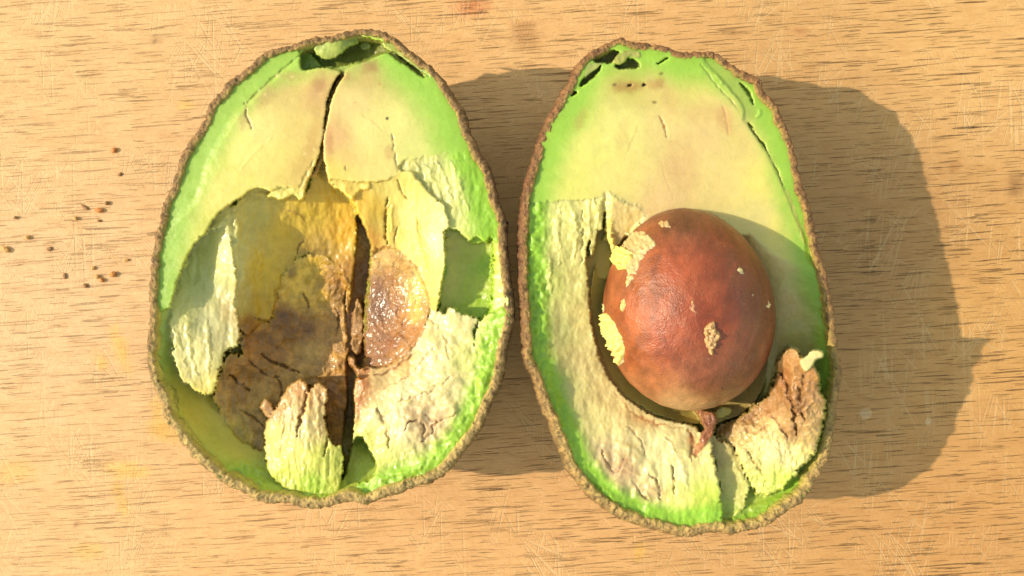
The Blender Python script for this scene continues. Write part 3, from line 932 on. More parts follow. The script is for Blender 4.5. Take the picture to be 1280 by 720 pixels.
A.blotch(456, 480, 10, 26, (190, 112, 62), .5)
A.blotch(500, 452, 36, 10, (186, 124, 70), .5, -0.5)
# notch beside the split
A.region([(442, 552), (452, 548), (462, 562), (470, 578), (468, 592), (458, 600), (440, 604), (432, 600)], [(445, 570, .95), (460, 590, .7), (436, 600, .6)], [(445, 570, (178, 196, 92)), (460, 590, (158, 190, 76))], jag=(2, 8), tex=ROUGH)

# brown ledge and long split
A.region([(447, 268), (456, 286), (462, 302), (463, 316), (461, 340), (458, 362), (455, 390), (455, 430), (456, 446), (447, 462), (441, 490), (442, 520), (440, 548), (434, 580), (428, 600), (427, 570), (430, 530), (434, 500), (433, 460), (436, 430), (434, 400), (440, 362), (443, 330), (446, 300)],
         [(450, 280, 1.7), (452, 320, 1.75), (448, 360, 1.9), (444, 400, 1.95), (444, 440, 1.95), (437, 500, 1.9), (434, 560, 1.6), (430, 596, 1.0)],
         [(452, 290, (176, 140, 80)), (450, 350, (150, 104, 60)), (444, 420, (150, 104, 60)), (436, 500, (140, 104, 56)), (432, 570, (150, 140, 64))], jag=(2.2, 8), w=1.6, tex=MEMB, part='split_wall', mat=MAT_MEMB)
A.region([(447, 372), (453, 385), (454, 420), (450, 442), (440, 436), (440, 405), (443, 385)], 1.75, (176, 130, 76), jag=(2, 7), tex=MEMB, part='split_wall')
A.region([(436, 446), (443, 448), (446, 456), (452, 462), (460, 458), (464, 466), (452, 474), (446, 466), (438, 456)], [(438, 448, .85), (450, 465, .75)], (196, 140, 84), jag=(2, 6), tex=ROUGH, part='flesh_shred:e', mat=MAT_MEMB)

# pale flap hanging inside the left wall
A.region([(257, 293), (274, 284), (284, 290), (290, 318), (296, 350), (292, 380), (300, 404), (298, 430), (290, 436), (283, 440), (278, 455), (273, 468), (270, 482), (263, 494), (248, 490), (238, 484), (226, 472), (218, 454), (214, 430), (211, 405), (215, 380), (228, 338), (240, 313)],
         [(252, 305, .55), (240, 335, .6), (226, 375, .42), (217, 400, .24), (214, 430, .24), (222, 455, .22), (240, 472, .2), (262, 484, .26), (272, 460, .3), (286, 432, .34), (294, 410, .42), (280, 400, .42), (260, 380, .55), (240, 420, .30), (260, 440, .3), (258, 345, .62), (284, 345, .38), (283, 305, .28), (266, 310, .5), (288, 375, .52)],
         [(250, 310, (214, 216, 134)), (240, 350, (206, 212, 130)), (260, 350, (210, 212, 140)), (225, 390, (226, 222, 142)), (225, 430, (240, 230, 160)), (245, 460, (242, 230, 158)), (262, 485, (244, 226, 130)), (280, 420, (222, 210, 150)), (260, 400, (218, 214, 156)), (286, 320, (228, 220, 144)), (292, 390, (212, 190, 128))],
         tex=STREAK, cn=0.10, jag=(5, 12), w=1.6, cw=7, part='torn_flap')
A.line([(214, 402), (222, 430), (232, 460)], 5, -.07, None, jag=(4, 12))
A.line([(232, 395), (236, 430), (246, 470)], 4, -.07, None, jag=(4, 12))
A.line([(258, 395), (260, 430), (262, 470)], 4, -.06, None, jag=(4, 12))

# pale chunk standing at the foot of the hollow
A.region([(331, 565), (330, 545), (334, 526), (341, 516), (350, 500), (358, 488), (366, 478), (376, 474), (384, 479), (386, 490), (393, 480), (402, 480), (410, 490), (408, 505), (406, 525), (412, 548), (418, 556), (426, 556), (429, 575), (427, 600), (420, 616), (400, 618), (372, 616), (350, 606), (337, 594), (333, 580)],
         [(345, 520, .5), (378, 482, .42), (400, 490, .36), (360, 510, .34), (336, 550, .62), (350, 550, .36), (380, 540, .22), (402, 530, .30), (345, 590, .42), (375, 585, .26), (400, 570, .22), (422, 580, .34), (420, 605, .3), (380, 610, .26)],
         [(350, 512, (206, 158, 100)), (378, 486, (222, 168, 110)), (400, 492, (222, 176, 116)), (365, 515, (232, 198, 138)), (345, 550, (240, 226, 140)), (380, 535, (240, 222, 156)), (400, 530, (236, 204, 140)), (370, 570, (240, 234, 134)), (400, 575, (226, 230, 116)), (420, 580, (214, 220, 104)), (350, 595, (206, 222, 98)), (390, 605, (170, 218, 80))],
         tex=[('f', 8, 24, 0.10), ('r', 7, 18, 0.06), ('f', 3.5, 5, 0.03)], cn=0.10, jag=(3.5, 9), w=1.2, part='flesh_chunk')
A.line([(386, 482), (382, 500), (376, 520), (370, 545)], 3.4, .16, (190, 128, 76), .7, jag=(3, 9))
A.line([(398, 492), (397, 520), (400, 550)], 3, -.10, None, jag=(3, 9))
A.line([(356, 505), (352, 535), (348, 570)], 4, -.08, None, jag=(3, 9))
A.line([(408, 520), (409, 545), (404, 570)], 2.4, .2, (206, 172, 90), .5)
A.region([(326, 505), (332, 498), (340, 506), (342, 514), (336, 522), (327, 512)], .75, (206, 164, 112), jag=(2, 6), tex=ROUGH, part='flesh_shred:f')

wl = 12.5 + 2.5 * sstep(300, 600, A.o[:, 1]) - 2.0 * sstep(120, 60, A.o[:, 1])
A.skin(wl, [(166, 126, 82), (206, 172, 110), (124, 92, 60), (136, 114, 70), (206, 196, 100)], 1.12)
A.build()

# ================================================================== the half with the seed
R_OUT = [(777, 45), (767, 47), (750, 56), (731, 67), (719, 81), (713, 96), (699, 117), (688, 138), (677, 158), (664, 199), (654, 233), (650, 258), (647, 294), (647, 325), (648, 351), (650, 396), (652, 430), (655, 456), (663, 470), (668, 486),
         (675, 507), (685, 530), (697, 563), (709, 590), (719, 603), (733, 622), (753, 637), (773, 650), (793, 657), (812, 664), (833, 670), (862, 674), (890, 669), (920, 670), (944, 665), (961, 660), (987, 641), (1010, 626), (1025, 600), (1038, 577),
         (1046, 540), (1051, 505), (1056, 469), (1052, 440), (1050, 422), (1044, 383), (1038, 351), (1030, 319), (1022, 287), (1017, 262), (1006, 230), (998, 190), (989, 164), (980, 147), (975, 130), (959, 113), (951, 98), (932, 87), (909, 72), (893, 62),
         (865, 63), (846, 61), (831, 54), (811, 52), (793, 50)]
R_OUT = R_OUT[::-1]
B = Half(R_OUT, 'avocado_half', 'avocado half still holding its round stone beside a raised brown torn chunk', (852, 372), 11)

rim_pts = [(x + (852 - x) * 0.035, y + (372 - y) * 0.035, 0.08) for x, y in R_OUT[::3]]
B.region([(550, 0), (1150, 0), (1150, 760), (550, 760)],
         rim_pts + [(690, 300, .2), (690, 420, .35), (720, 420, .45), (800, 400, 1.6), (858, 385, 1.9), (920, 400, 1.5), (858, 480, 1.4), (858, 300, 1.3), (940, 295, .10), (962, 318, .12), (985, 332, .13), (1005, 345, .14), (1018, 352, .14), (968, 370, .45), (1000, 400, .5), (1025, 400, .3),
                    (965, 420, .7), (1010, 450, .6), (1030, 480, .4), (1030, 530, .4), (1010, 580, .35), (980, 610, .4), (930, 620, .5), (760, 540, .35), (800, 600, .25), (860, 620, .2), (850, 150, .1), (760, 200, .1)],
         [(960, 320, (236, 212, 140)), (980, 380, (230, 206, 140)), (1000, 420, (208, 200, 122)), (1015, 360, (160, 194, 86)), (960, 420, (216, 190, 122)), (1025, 500, (120, 170, 60)), (1000, 600, (140, 196, 70)), (930, 620, (180, 206, 96)), (850, 300, (220, 200, 130)), (760, 450, (214, 200, 130)), (860, 600, (220, 220, 120))],
         tex=[('f', 30, 30, 0.05), ('f', 9, 9, 0.02), ('f', 4, 4, 0.01)], smooth=False, green=(16, 44, (118, 190, 58)), cn=0.10)

# hollow of the stone
B.region([(744, 330), (752, 300), (768, 290), (800, 300), (850, 300), (900, 300), (930, 330), (945, 370), (952, 400), (958, 450), (952, 490), (930, 515), (900, 528), (868, 530), (830, 522), (795, 504), (768, 478), (750, 440), (741, 395), (738, 360)],
         [(745, 330, .6), (765, 290, .5), (850, 262, .4), (740, 400, .75), (756, 460, .8), (796, 506, .72), (860, 527, .72), (920, 518, .85), (955, 470, 1.1), (965, 400, 1.0), (945, 310, .7), (858, 390, 2.1), (858, 330, 1.6), (800, 390, 1.9), (920, 390, 1.9), (858, 470, 1.8)],
         [(745, 350, (230, 212, 116)), (750, 430, (228, 206, 122)), (800, 500, (226, 206, 116)), (860, 525, (196, 176, 100)), (940, 500, (190, 164, 100)), (960, 420, (196, 180, 120)), (930, 290, (206, 190, 120)), (770, 285, (236, 220, 120)), (858, 390, (190, 160, 100))],
         tex=[('f', 18, 18, 0.03), ('f', 5, 5, 0.01)], cn=0.10, jag=(2, 10), part='seed_cavity')

# flat cut face
B.region([(560, 262), (664, 263), (700, 261), (735, 259), (757, 254), (762, 262), (776, 290), (800, 300), (850, 300), (905, 300), (925, 296), (940, 296), (962, 314), (985, 328), (1008, 338), (1022, 346), (1120, 360), (1120, 20), (560, 20)],
         [(700, 150, .03), (680, 240, .06), (760, 240, .0), (780, 100, .03), (850, 80, .02), (850, 200, .0), (930, 100, .03), (960, 200, .0), (1000, 300, .08), (930, 270, .06), (985, 325, .13), (850, 260, .04), (945, 300, .10), (800, 270, .05)],
         [(720, 140, (196, 216, 112)), (740, 190, (232, 230, 136)), (710, 220, (224, 226, 126)), (780, 160, (236, 230, 146)), (770, 220, (240, 226, 142)), (820, 110, (224, 206, 130)), (860, 100, (222, 214, 124)), (830, 160, (236, 216, 146)), (850, 220, (234, 206, 140)),
          (880, 170, (234, 208, 144)), (920, 160, (232, 212, 136)), (900, 230, (238, 216, 144)), (950, 230, (244, 230, 136)), (980, 290, (240, 228, 134)), (790, 100, (196, 190, 104)), (940, 270, (236, 222, 146)), (830, 250, (238, 208, 148))],
         tex=SMOOTHT, green=(22, 58, (134, 204, 78)), cn=0.04, jag=(1.6, 10), w=4.0, part='cut_face')
B.blotch(785, 108, 30, 10, (176, 120, 70), .6)
B.blotch(822, 104, 16, 10, (182, 126, 76), .55)
B.blotch(726, 148, 9, 22, (186, 164, 88), .45, 0.5)
B.blotch(778, 168, 12, 30, (222, 190, 120), .4, 0.25)
B.blotch(850, 205, 30, 50, (222, 180, 130), .45)
B.blotch(905, 150, 14, 26, (214, 160, 112), .5, -0.3)
B.blotch(880, 140, 40, 16, (222, 184, 124), .4)
B.blotch(838, 130, 16, 30, (218, 178, 116), .35)
B.line([(824, 144), (829, 156), (834, 172)], 1.8, .05, (196, 120, 56), .8)
B.line([(798, 156), (792, 172), (784, 190)], 1.4, .01, (222, 176, 104), .4)
B.line([(903, 132), (908, 150), (910, 172)], 2, .02, (214, 156, 100), .45)
B.line([(826, 205), (836, 235), (842, 248)], 1.2, .01, (216, 176, 124), .4)
for x, y in ((787, 107), (805, 106), (768, 106), (826, 92), (818, 128)):
    B.blotch(x, y, 3.5, 3, (110, 70, 36), .7, wl=6)
B.line([(785, 108), (790, 106)], 2.2, .12, (90, 60, 30), .8)
B.line([(803, 107), (808, 106)], 2.4, .14, (90, 60, 30), .8)
# outer shoulder on the right: pressed seams and slits
B.region([(880, 74), (895, 92), (915, 115), (928, 134), (930, 150), (940, 162), (958, 190), (975, 225), (990, 262), (1006, 300), (1014, 330), (1050, 330), (1050, 120), (900, 30)], .05, None, add=True, w=2.5, jag=(1.5, 14))
B.region([(888, 80), (910, 86), (935, 110), (945, 140), (935, 148), (925, 128), (905, 104)], None, (160, 190, 92), cw=5, calpha=.7)
B.line([(880, 76), (898, 98), (918, 120), (929, 136), (928, 150)], 2.6, -.05, (170, 196, 98), .55, jag=(1, 10))
B.line([(876, 80), (894, 104), (914, 126), (924, 140)], 1.8, .05, (140, 140, 70), .4, jag=(1, 10))
B.line([(925, 104), (934, 114), (942, 130)], 2.8, .22, (96, 120, 40), .7)
B.line([(936, 154), (946, 170), (958, 188)], 2.8, .22, (96, 110, 40), .7)
B.line([(958, 188), (970, 212), (980, 236)], 1.5, .10, (120, 150, 50), .6)
B.line([(945, 128), (950, 142), (946, 146)], 3.4, -.06, (150, 206, 90), .5)
B.line([(983, 238), (996, 272), (1006, 306)], 2.6, -.03, (232, 200, 120), .6, jag=(1, 14))
B.line([(935, 150), (950, 178), (975, 225), (1000, 300)], 5, .0, (206, 214, 104), .5, jag=(2, 14))

# hollows under the neck
B.region([(741, 73), (750, 66), (764, 63), (774, 66), (770, 74), (762, 79), (752, 78), (744, 77)], .38, (120, 120, 60), jag=(2, 7), tex=ROUGH, part='hollow_wall')
B.region([(770, 82), (780, 80), (786, 73), (796, 77), (798, 84), (784, 85), (774, 86)], .3, (120, 126, 60), jag=(2, 6), tex=ROUGH, part='hollow_wall')
B.region([(751, 82), (748, 90), (740, 98), (730, 106), (725, 108), (728, 100), (738, 90), (746, 84)], .32, (122, 130, 58), jag=(1.5, 6), tex=ROUGH, part='hollow_wall')
B.region([(716, 114), (721, 116), (714, 120)], .3, (110, 120, 50), jag=(1, 6))
B.region([(776, 66), (790, 62), (800, 66), (798, 72), (786, 71), (778, 79), (770, 80), (766, 76)], .0, (176, 180, 96), jag=(2, 6), tex=ROUGH, part='flesh_shred')
B.region([(734, 82), (744, 78), (752, 79), (746, 86), (736, 94), (730, 98)], .04, (172, 186, 104), jag=(2, 6), tex=ROUGH, part='flesh_shred:b')
B.line([(820, 79), (828, 77), (836, 71)], 2, .2, (80, 70, 36), .7)

# torn left shoulder and wall
B.region([(560, 251), (664, 253), (700, 251), (735, 249), (756, 245), (755, 262), (753, 284), (746, 292), (744, 312), (736, 322), (738, 300), (732, 318), (735, 345), (739, 395), (748, 440), (766, 478), (793, 505), (828, 523), (866, 531),
          (874, 540), (890, 548), (893, 570), (900, 610), (904, 652), (900, 720), (560, 720)],
         [(680, 262, .10), (720, 262, .07), (748, 262, .05), (700, 310, .14), (734, 300, .12), (680, 330, .16), (725, 350, .22), (733, 395, .34), (685, 400, .28), (705, 420, .42), (735, 440, .5), (680, 470, .26), (715, 490, .45), (755, 482, .52), (790, 515, .42), (740, 540, .30), (700, 540, .2),
          (830, 532, .36), (870, 540, .3), (790, 570, .22), (740, 600, .16), (850, 580, .12), (885, 580, .05), (800, 630, .16), (850, 640, .08), (892, 640, .02), (880, 660, .08)],
         [(700, 265, (226, 226, 142)), (740, 262, (236, 226, 144)), (700, 310, (222, 220, 140)), (728, 310, (234, 222, 146)), (690, 350, (206, 214, 124)), (720, 350, (218, 210, 136)), (728, 400, (220, 204, 134)), (700, 410, (208, 206, 134)), (735, 450, (222, 204, 140)), (700, 480, (214, 212, 138)),
          (760, 490, (230, 206, 140)), (740, 530, (234, 222, 150)), (800, 520, (236, 206, 140)), (790, 550, (240, 222, 160)), (850, 540, (242, 222, 160)), (820, 560, (246, 236, 176)), (840, 590, (248, 240, 176)), (780, 590, (226, 200, 150)), (760, 570, (222, 198, 150)), (800, 620, (226, 206, 150)), (870, 570, (246, 234, 160)),
          (890, 580, (240, 234, 150)), (850, 620, (236, 234, 140)), (880, 620, (200, 226, 100)), (870, 650, (150, 214, 70)), (895, 640, (150, 214, 70))],
         tex=[('f', 32, 44, 0.13), ('f', 13, 22, 0.055), ('r', 8, 16, 0.02), ('f', 3.5, 5, 0.028)], green=(26, 46, (122, 204, 64)), cn=0.10, jag=(3, 9), part='torn_flesh')
B.lumps([(662, 260), (682, 258), (690, 330), (688, 420), (700, 500), (720, 560), (760, 610), (820, 645), (880, 655), (860, 668), (790, 655), (730, 615), (690, 550), (668, 470), (656, 380)], 0.15, 10)
B.lumps([(740, 560), (780, 550), (820, 580), (830, 630), (790, 630), (750, 600)], 0.18, 15)
for pts in ([(734, 255), (738, 280), (736, 312)], [(742, 250), (748, 270), (746, 290)], [(716, 258), (720, 290), (716, 330)], [(700, 258), (696, 290), (700, 330)], [(688, 320), (686, 345), (690, 368)]):
    B.line(pts, 4.5, -.09, (238, 230, 156), .4, jag=(3, 10))
B.line([(728, 262), (729, 290), (726, 330)], 2.5, .1, (206, 196, 110), .4, jag=(3, 9))
for pts, wd, dp, c in [([(752, 560), (760, 582), (772, 590), (780, 574), (790, 584)], 2.4, .07, (186, 136, 92)), ([(768, 490), (782, 506), (800, 520), (824, 530), (856, 536)], 2.2, .03, (196, 116, 66)), ([(812, 590), (822, 605), (826, 625)], 2.4, .1, (200, 150, 100)),
                       ([(840, 580), (843, 600), (842, 616)], 2.8, .12, (190, 150, 80)), ([(790, 600), (800, 616), (810, 626)], 2.2, .1, (190, 140, 96)), ([(860, 535), (866, 552), (864, 575)], 3, .08, (200, 120, 66)), ([(780, 530), (800, 548), (808, 570)], 2, .06, (230, 190, 130)),
                       ([(830, 545), (850, 575), (860, 610)], 4, -.08, (248, 240, 180))]:
    B.line(pts, wd, dp, c, 0.65, jag=(3, 9))
B.blotch(775, 585, 30, 20, (206, 160, 120), .55, 0.5)
B.blotch(815, 615, 22, 14, (212, 168, 124), .5)
B.blotch(800, 525, 34, 8, (206, 140, 84), .4, 0.4)
B.blotch(864, 550, 8, 18, (190, 110, 60), .6)
# yellow sliver beside the stone
B.region([(755, 243), (767, 243), (777, 258), (780, 282), (774, 306), (762, 314), (756, 288)], [(760, 248, .03), (768, 280, .10), (765, 305, .22)], [(762, 255, (244, 230, 144)), (768, 290, (244, 228, 130))], tex=ROUGH, w=2.5, jag=(4, 9), part='flesh_sliver')
B.region([(764, 252), (790, 256), (806, 268), (790, 290), (772, 304), (766, 290)], [(772, 268, .08), (788, 272, .12), (772, 296, .34)], (238, 216, 148), tex=ROUGH, w=3.5, jag=(5, 10), part='flesh_sliver')
B.region([(745, 308), (758, 300), (764, 318), (762, 345), (752, 348), (744, 340)], [(750, 310, .6), (758, 340, .9)], (226, 206, 104), jag=(2, 8), tex=SMOOTHT)

# cleft below the stone
B.region([(889, 548), (900, 546), (914, 556), (926, 578), (936, 604), (932, 630), (918, 646), (905, 652), (902, 630), (896, 590)], [(893, 560, .45), (903, 600, .42), (906, 640, .32), (928, 620, .28), (918, 575, .36)],
         [(895, 570, (206, 186, 120)), (910, 600, (222, 212, 130)), (908, 640, (176, 206, 90)), (925, 615, (216, 214, 124))], tex=ROUGH, jag=(5, 14), part='cleft_wall')

# raised brown chunk on the right
B.region([(894, 545), (900, 530), (915, 524), (938, 510), (954, 498), (964, 482), (970, 464), (974, 448), (982, 437), (990, 435), (998, 440), (1006, 446), (1010, 456), (1018, 458), (1025, 474), (1026, 490), (1032, 505), (1030, 530), (1024, 552), (1014, 572), (1000, 586), (985, 604), (966, 618), (945, 616), (934, 600), (924, 576), (912, 556)],
         [(900, 540, .75), (920, 530, .6), (945, 512, .45), (965, 485, .1), (978, 455, -.5), (985, 440, -.8), (1003, 452, -.95), (1018, 466, -.85), (1024, 490, -.62), (1028, 515, -.5), (1024, 545, -.3), (1008, 572, -.1), (985, 500, -.30), (1000, 520, -.38), (980, 545, -.08), (950, 545, .2), (926, 560, .36), (950, 580, .2), (975, 585, .05), (960, 608, .22), (936, 592, .30), (918, 562, .40), (1005, 485, -.6)],
         [(905, 535, (163, 118, 63)), (935, 520, (168, 119, 69)), (960, 510, (177, 127, 79)), (975, 470, (168, 109, 62)), (988, 445, (192, 141, 89)), (1004, 455, (184, 131, 80)), (1015, 480, (168, 122, 76)), (985, 495, (163, 113, 66)), (1000, 510, (151, 106, 63)), (1020, 520, (177, 141, 89)), (990, 540, (163, 121, 74)), (1018, 550, (190, 160, 103)),
          (960, 535, (226, 190, 128)), (930, 550, (222, 196, 130)), (960, 560, (244, 226, 156)), (980, 570, (240, 222, 156)), (1000, 575, (226, 210, 130)), (945, 575, (236, 226, 146)), (960, 600, (206, 222, 110)), (940, 600, (216, 218, 120)), (980, 600, (176, 214, 86))],
         tex=[('f', 20, 22, 0.16), ('r', 14, 18, 0.10), ('r', 6, 7, 0.04), ('f', 4, 4, 0.03)], cn=0.18, jag=(5, 11), w=2.0, cw=5, part='flesh_chunk', mat=MAT_MEMB)
for pts, wd, dp, c in [([(975, 465), (985, 485), (992, 515), (996, 545)], 4, .22, (130, 88, 52)), ([(1004, 470), (1000, 495), (1006, 525)], 4, .2, (140, 98, 58)), ([(990, 520), (1006, 512), (1020, 498), (1025, 490)], 2.6, -.14, (222, 176, 122)), ([(1000, 530), (1010, 532), (1018, 528)], 2, -.08, (222, 184, 130)),
                       ([(925, 535), (945, 540), (960, 530)], 3, .08, (170, 116, 70)), ([(935, 565), (944, 578), (955, 595)], 3, .12, (206, 160, 100)), ([(960, 515), (975, 530), (985, 550)], 3, .12, (160, 110, 66)), ([(985, 450), (992, 470), (990, 490)], 3, -.1, (222, 168, 112)), ([(915, 560), (925, 580), (930, 600)], 4, .1, (220, 200, 120))]:
    B.line(pts, wd, dp, c, 0.6, jag=(3, 9))
B.region([(1000, 452), (1008, 444), (1013, 439), (1020, 437), (1028, 440), (1028, 447), (1020, 450), (1014, 460), (1006, 464)], [(1006, 452, -.95), (1022, 442, -1.12)], (240, 228, 164), jag=(1, 6), tex=[('f', 6, 6, .02)], part='flesh_shred:c')
B.lumps([(905, 640), (940, 628), (985, 612), (1015, 580), (1022, 590), (990, 630), (940, 652), (905, 660)], 0.14, 10)
# small brown root stub under the stone
B.region([(866, 510), (884, 512), (897, 518), (895, 532), (890, 544), (882, 556), (871, 572), (867, 566), (873, 550), (879, 536), (874, 522)], [(875, 512, .25), (890, 522, .2), (884, 545, .16), (868, 566, .2)], [(876, 516, (160, 100, 52)), (890, 528, (132, 74, 38)), (882, 546, (146, 82, 42)), (870, 562, (190, 126, 70))], tex=ROUGH, jag=(3, 8), part='root_stub', mat=MAT_MEMB)
B.region([(895, 512), (908, 508), (915, 514), (905, 522), (896, 522)], .7, (214, 196, 100), tex=ROUGH, jag=(1.5, 6), part='flesh_shred:d')

wl = 13.0 + 3.0 * sstep(380, 620, B.o[:, 1]) - 2.0 * sstep(130, 60, B.o[:, 1])
B.skin(wl, [(164, 116, 74), (204, 166, 104), (118, 76, 50), (130, 104, 64), (200, 192, 96)], 1.12)
B.build()

# ================================================================== the stone
SEED_C = np.array([*unproject(859, 386, RIM), RIM - 0.05])
SEED_R = np.array([1.83, 2.20, 1.80])
SEED_ROT = math.radians(6)


def seed_surface(u):
    """unit directions (n,3) -> points, cm"""
    r = np.ones(len(u))
    taper = 1 + 0.05 * -u[:, 1] - 0.03 * (u[:, 1] > 0) * u[:, 1] ** 2
    a, b = u[:, 0], u[:, 1]
    r = 1 + 0.012 * fbm(a * 2.2 + 3, b * 2.2 + u[:, 2] * 1.3, 3, 61) + 0.006 * fbm(a * 7, b * 7 + u[:, 2] * 4, 3, 62)
    p = u * SEED_R * r[:, None]
    p[:, 0] *= taper
    c, s = math.cos(SEED_ROT), math.sin(SEED_ROT)
    p = np.stack([p[:, 0] * c - p[:, 1] * s, p[:, 0] * s + p[:, 1] * c, p[:, 2]], -1)
    return p + SEED_C


seed_root = empty('avocado_seed', (SEED_C[0] * CM, SEED_C[1] * CM, (SEED_C[2] - SEED_R[2]) * CM), 'glossy reddish brown avocado stone with pale scraps, sunk in its half', 'avocado stone')
SEED_O = np.array(seed_root.location)


def build_seed():
    nu, nv = 260, 150
    th = np.linspace(0, 2 * np.pi, nu, endpoint=False)
    ph = np.linspace(0.004, np.pi - 0.004, nv)
    T, Pp = np.meshgrid(th, ph)
    u = np.stack([np.sin(Pp) * np.cos(T), np.sin(Pp) * np.sin(T), np.cos(Pp)], -1).reshape(-1, 3)
    V = seed_surface(u)
    idx = np.arange(nu * nv).reshape(nv, nu)
    a, b = idx[:-1], idx[1:]
    Fc = np.stack([a, b, np.roll(b, -1, 1), np.roll(a, -1, 1)], -1).reshape(-1, 4)
    px = V[:, 0] * F / (D - V[:, 2]) + 640
    py = -V[:, 1] * F / (D - V[:, 2]) + 360
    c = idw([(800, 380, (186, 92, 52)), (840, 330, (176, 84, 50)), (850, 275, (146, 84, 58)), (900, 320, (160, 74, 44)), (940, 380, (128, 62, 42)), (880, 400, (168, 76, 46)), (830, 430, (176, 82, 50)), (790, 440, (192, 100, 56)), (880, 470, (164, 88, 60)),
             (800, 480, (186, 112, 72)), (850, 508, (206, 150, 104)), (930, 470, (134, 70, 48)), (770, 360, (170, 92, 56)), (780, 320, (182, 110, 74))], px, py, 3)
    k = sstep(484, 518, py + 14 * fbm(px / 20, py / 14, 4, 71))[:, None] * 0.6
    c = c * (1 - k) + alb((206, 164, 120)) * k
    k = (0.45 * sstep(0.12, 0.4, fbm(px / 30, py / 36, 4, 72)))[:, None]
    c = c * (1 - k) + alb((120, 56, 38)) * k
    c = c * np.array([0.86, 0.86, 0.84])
    c = np.where((V[:, 2] < SEED_C[2] - 0.4)[:, None], alb((150, 88, 56)), c)
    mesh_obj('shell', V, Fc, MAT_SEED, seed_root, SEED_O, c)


build_seed()


def seed_hit(px, py):
    """where the line of sight through a photo pixel meets the smooth stone, with its normal"""
    d = np.stack([(px - 640) / F, -(py - 360) / F, -np.ones_like(px)], -1)
    o = np.array([0, 0, D]) - SEED_C
    c, s = math.cos(-SEED_ROT), math.sin(-SEED_ROT)
    rot = lambda v: np.stack([v[..., 0] * c - v[..., 1] * s, v[..., 0] * s + v[..., 1] * c, v[..., 2]], -1)
    dl, ol = rot(d) / SEED_R, rot(o) / SEED_R
    A_ = (dl * dl).sum(-1)
    B_ = (dl * ol).sum(-1)
    disc = B_ ** 2 - A_ * ((ol * ol).sum() - 1)
    t = (-B_ - np.sqrt(np.maximum(disc, 0))) / A_
    return (ol + dl * t[..., None]), disc > 0


def scrap(poly, thick, colour, name='flesh_scrap', jag=3.2, wl=7, mat=None, cn=0.25, n2=0.9):
    p = catmull(poly, 4)
    lo, hi = p.min(0) - 4, p.max(0) + 4
    X, Y = np.meshgrid(np.arange(lo[0], hi[0], 0.9), np.arange(lo[1], hi[1], 0.9))
    sd = int(poly[0][0] + poly[0][1]) % 50
    S = sdf(X + jag * fbm(X / wl, Y / wl, 3, sd), Y + jag * fbm(X / wl + 9, Y / wl, 3, sd + 3), p)
    u, ok = seed_hit(X, Y)
    un = u / np.linalg.norm(u, axis=-1, keepdims=True)
    base = seed_surface(un.reshape(-1, 3)).reshape(u.shape)
    nrm = base - SEED_C
    nrm /= np.linalg.norm(nrm, axis=-1, keepdims=True)
    prof = np.clip(sstep(-0.5, 4.0, S), 0, 1)
    hgt = -0.02 + (thick + 0.02) * prof * (0.75 + n2 * fbm(X / 5, Y / 5, 3, sd + 7))
    V = base + nrm * hgt[..., None]
    keep = (S > -1.6) & ok
    cell = keep[:-1, :-1] & keep[:-1, 1:] & keep[1:, 1:] & keep[1:, :-1]
    idx = np.arange(X.size).reshape(X.shape)
    q = np.stack([idx[1:, :-1], idx[1:, 1:], idx[:-1, 1:], idx[:-1, :-1]], -1)[cell]
    if not len(q):
        return
    uu, inv = np.unique(q, return_inverse=True)
    C = alb(colour) * (1 + cn * fbm(X / 6, Y / 6, 3, sd + 11))[..., None]
    mesh_obj(name, V.reshape(-1, 3)[uu], inv.reshape(-1, 4), mat or MAT_FLESH, seed_root, SEED_O, C.reshape(-1, 3)[uu])


scrap([(766, 326), (772, 306), (784, 292), (798, 288), (812, 296), (818, 306), (808, 316), (800, 326), (794, 342), (786, 356), (778, 360), (780, 342), (772, 334)], 0.05, (214, 186, 136), jag=3)
scrap([(764, 318), (770, 310), (782, 311), (790, 318), (788, 328), (778, 338), (768, 336), (762, 328)], 0.16, (244, 232, 134))
scrap([(751, 394), (758, 391), (766, 400), (774, 414), (782, 428), (781, 448), (776, 456), (768, 440), (758, 424), (752, 410)], 0.13, (244, 230, 140))
scrap([(772, 448), (782, 440), (783, 452), (779, 458), (773, 456)], 0.05, (214, 186, 140))
scrap([(774, 378), (779, 372), (783, 380), (780, 390), (775, 390)], 0.06, (222, 200, 130))
scrap([(882, 404), (892, 402), (896, 412), (901, 420), (896, 430), (892, 442), (885, 440), (880, 428), (880, 414)], 0.10, (206, 164, 116))
scrap([(862, 374), (868, 374), (872, 384), (873, 394), (866, 392), (861, 384)], 0.03, (196, 132, 96))
scrap([(820, 278), (826, 274), (834, 276), (838, 284), (830, 286), (822, 284)], 0.05, (206, 168, 122))
scrap([(921, 334), (926, 332), (932, 342), (930, 345), (922, 340)], 0.05, (226, 206, 150))
scrap([(939, 366), (944, 366), (945, 371), (940, 372)], 0.04, (206, 176, 130))
scrap([(959, 376), (963, 378), (962, 386), (957, 386)], 0.05, (222, 200, 150))
scrap([(884, 446), (888, 447), (888, 458), (884, 456)], 0.025, (196, 140, 100))
scrap([(823, 388), (830, 384), (832, 394), (827, 396)], 0.012, (206, 132, 96))
scrap([(899, 484), (904, 483), (905, 489), (900, 489)], 0.03, (96, 56, 36))
scrap([(750, 440), (758, 446), (764, 462), (772, 476), (768, 480), (758, 466), (751, 452)], 0.05, (222, 196, 140))
scrap([(745, 368), (752, 372), (756, 384), (752, 394), (748, 384)], 0.06, (232, 212, 150))

# ================================================================== crumbs and juice drops on the board
CR = {'o': crumb_material('orange_crumb', (232, 146, 72)), 'b': crumb_material('brown_crumb', (176, 122, 70)), 't': crumb_material('tan_crumb', (240, 182, 108))}


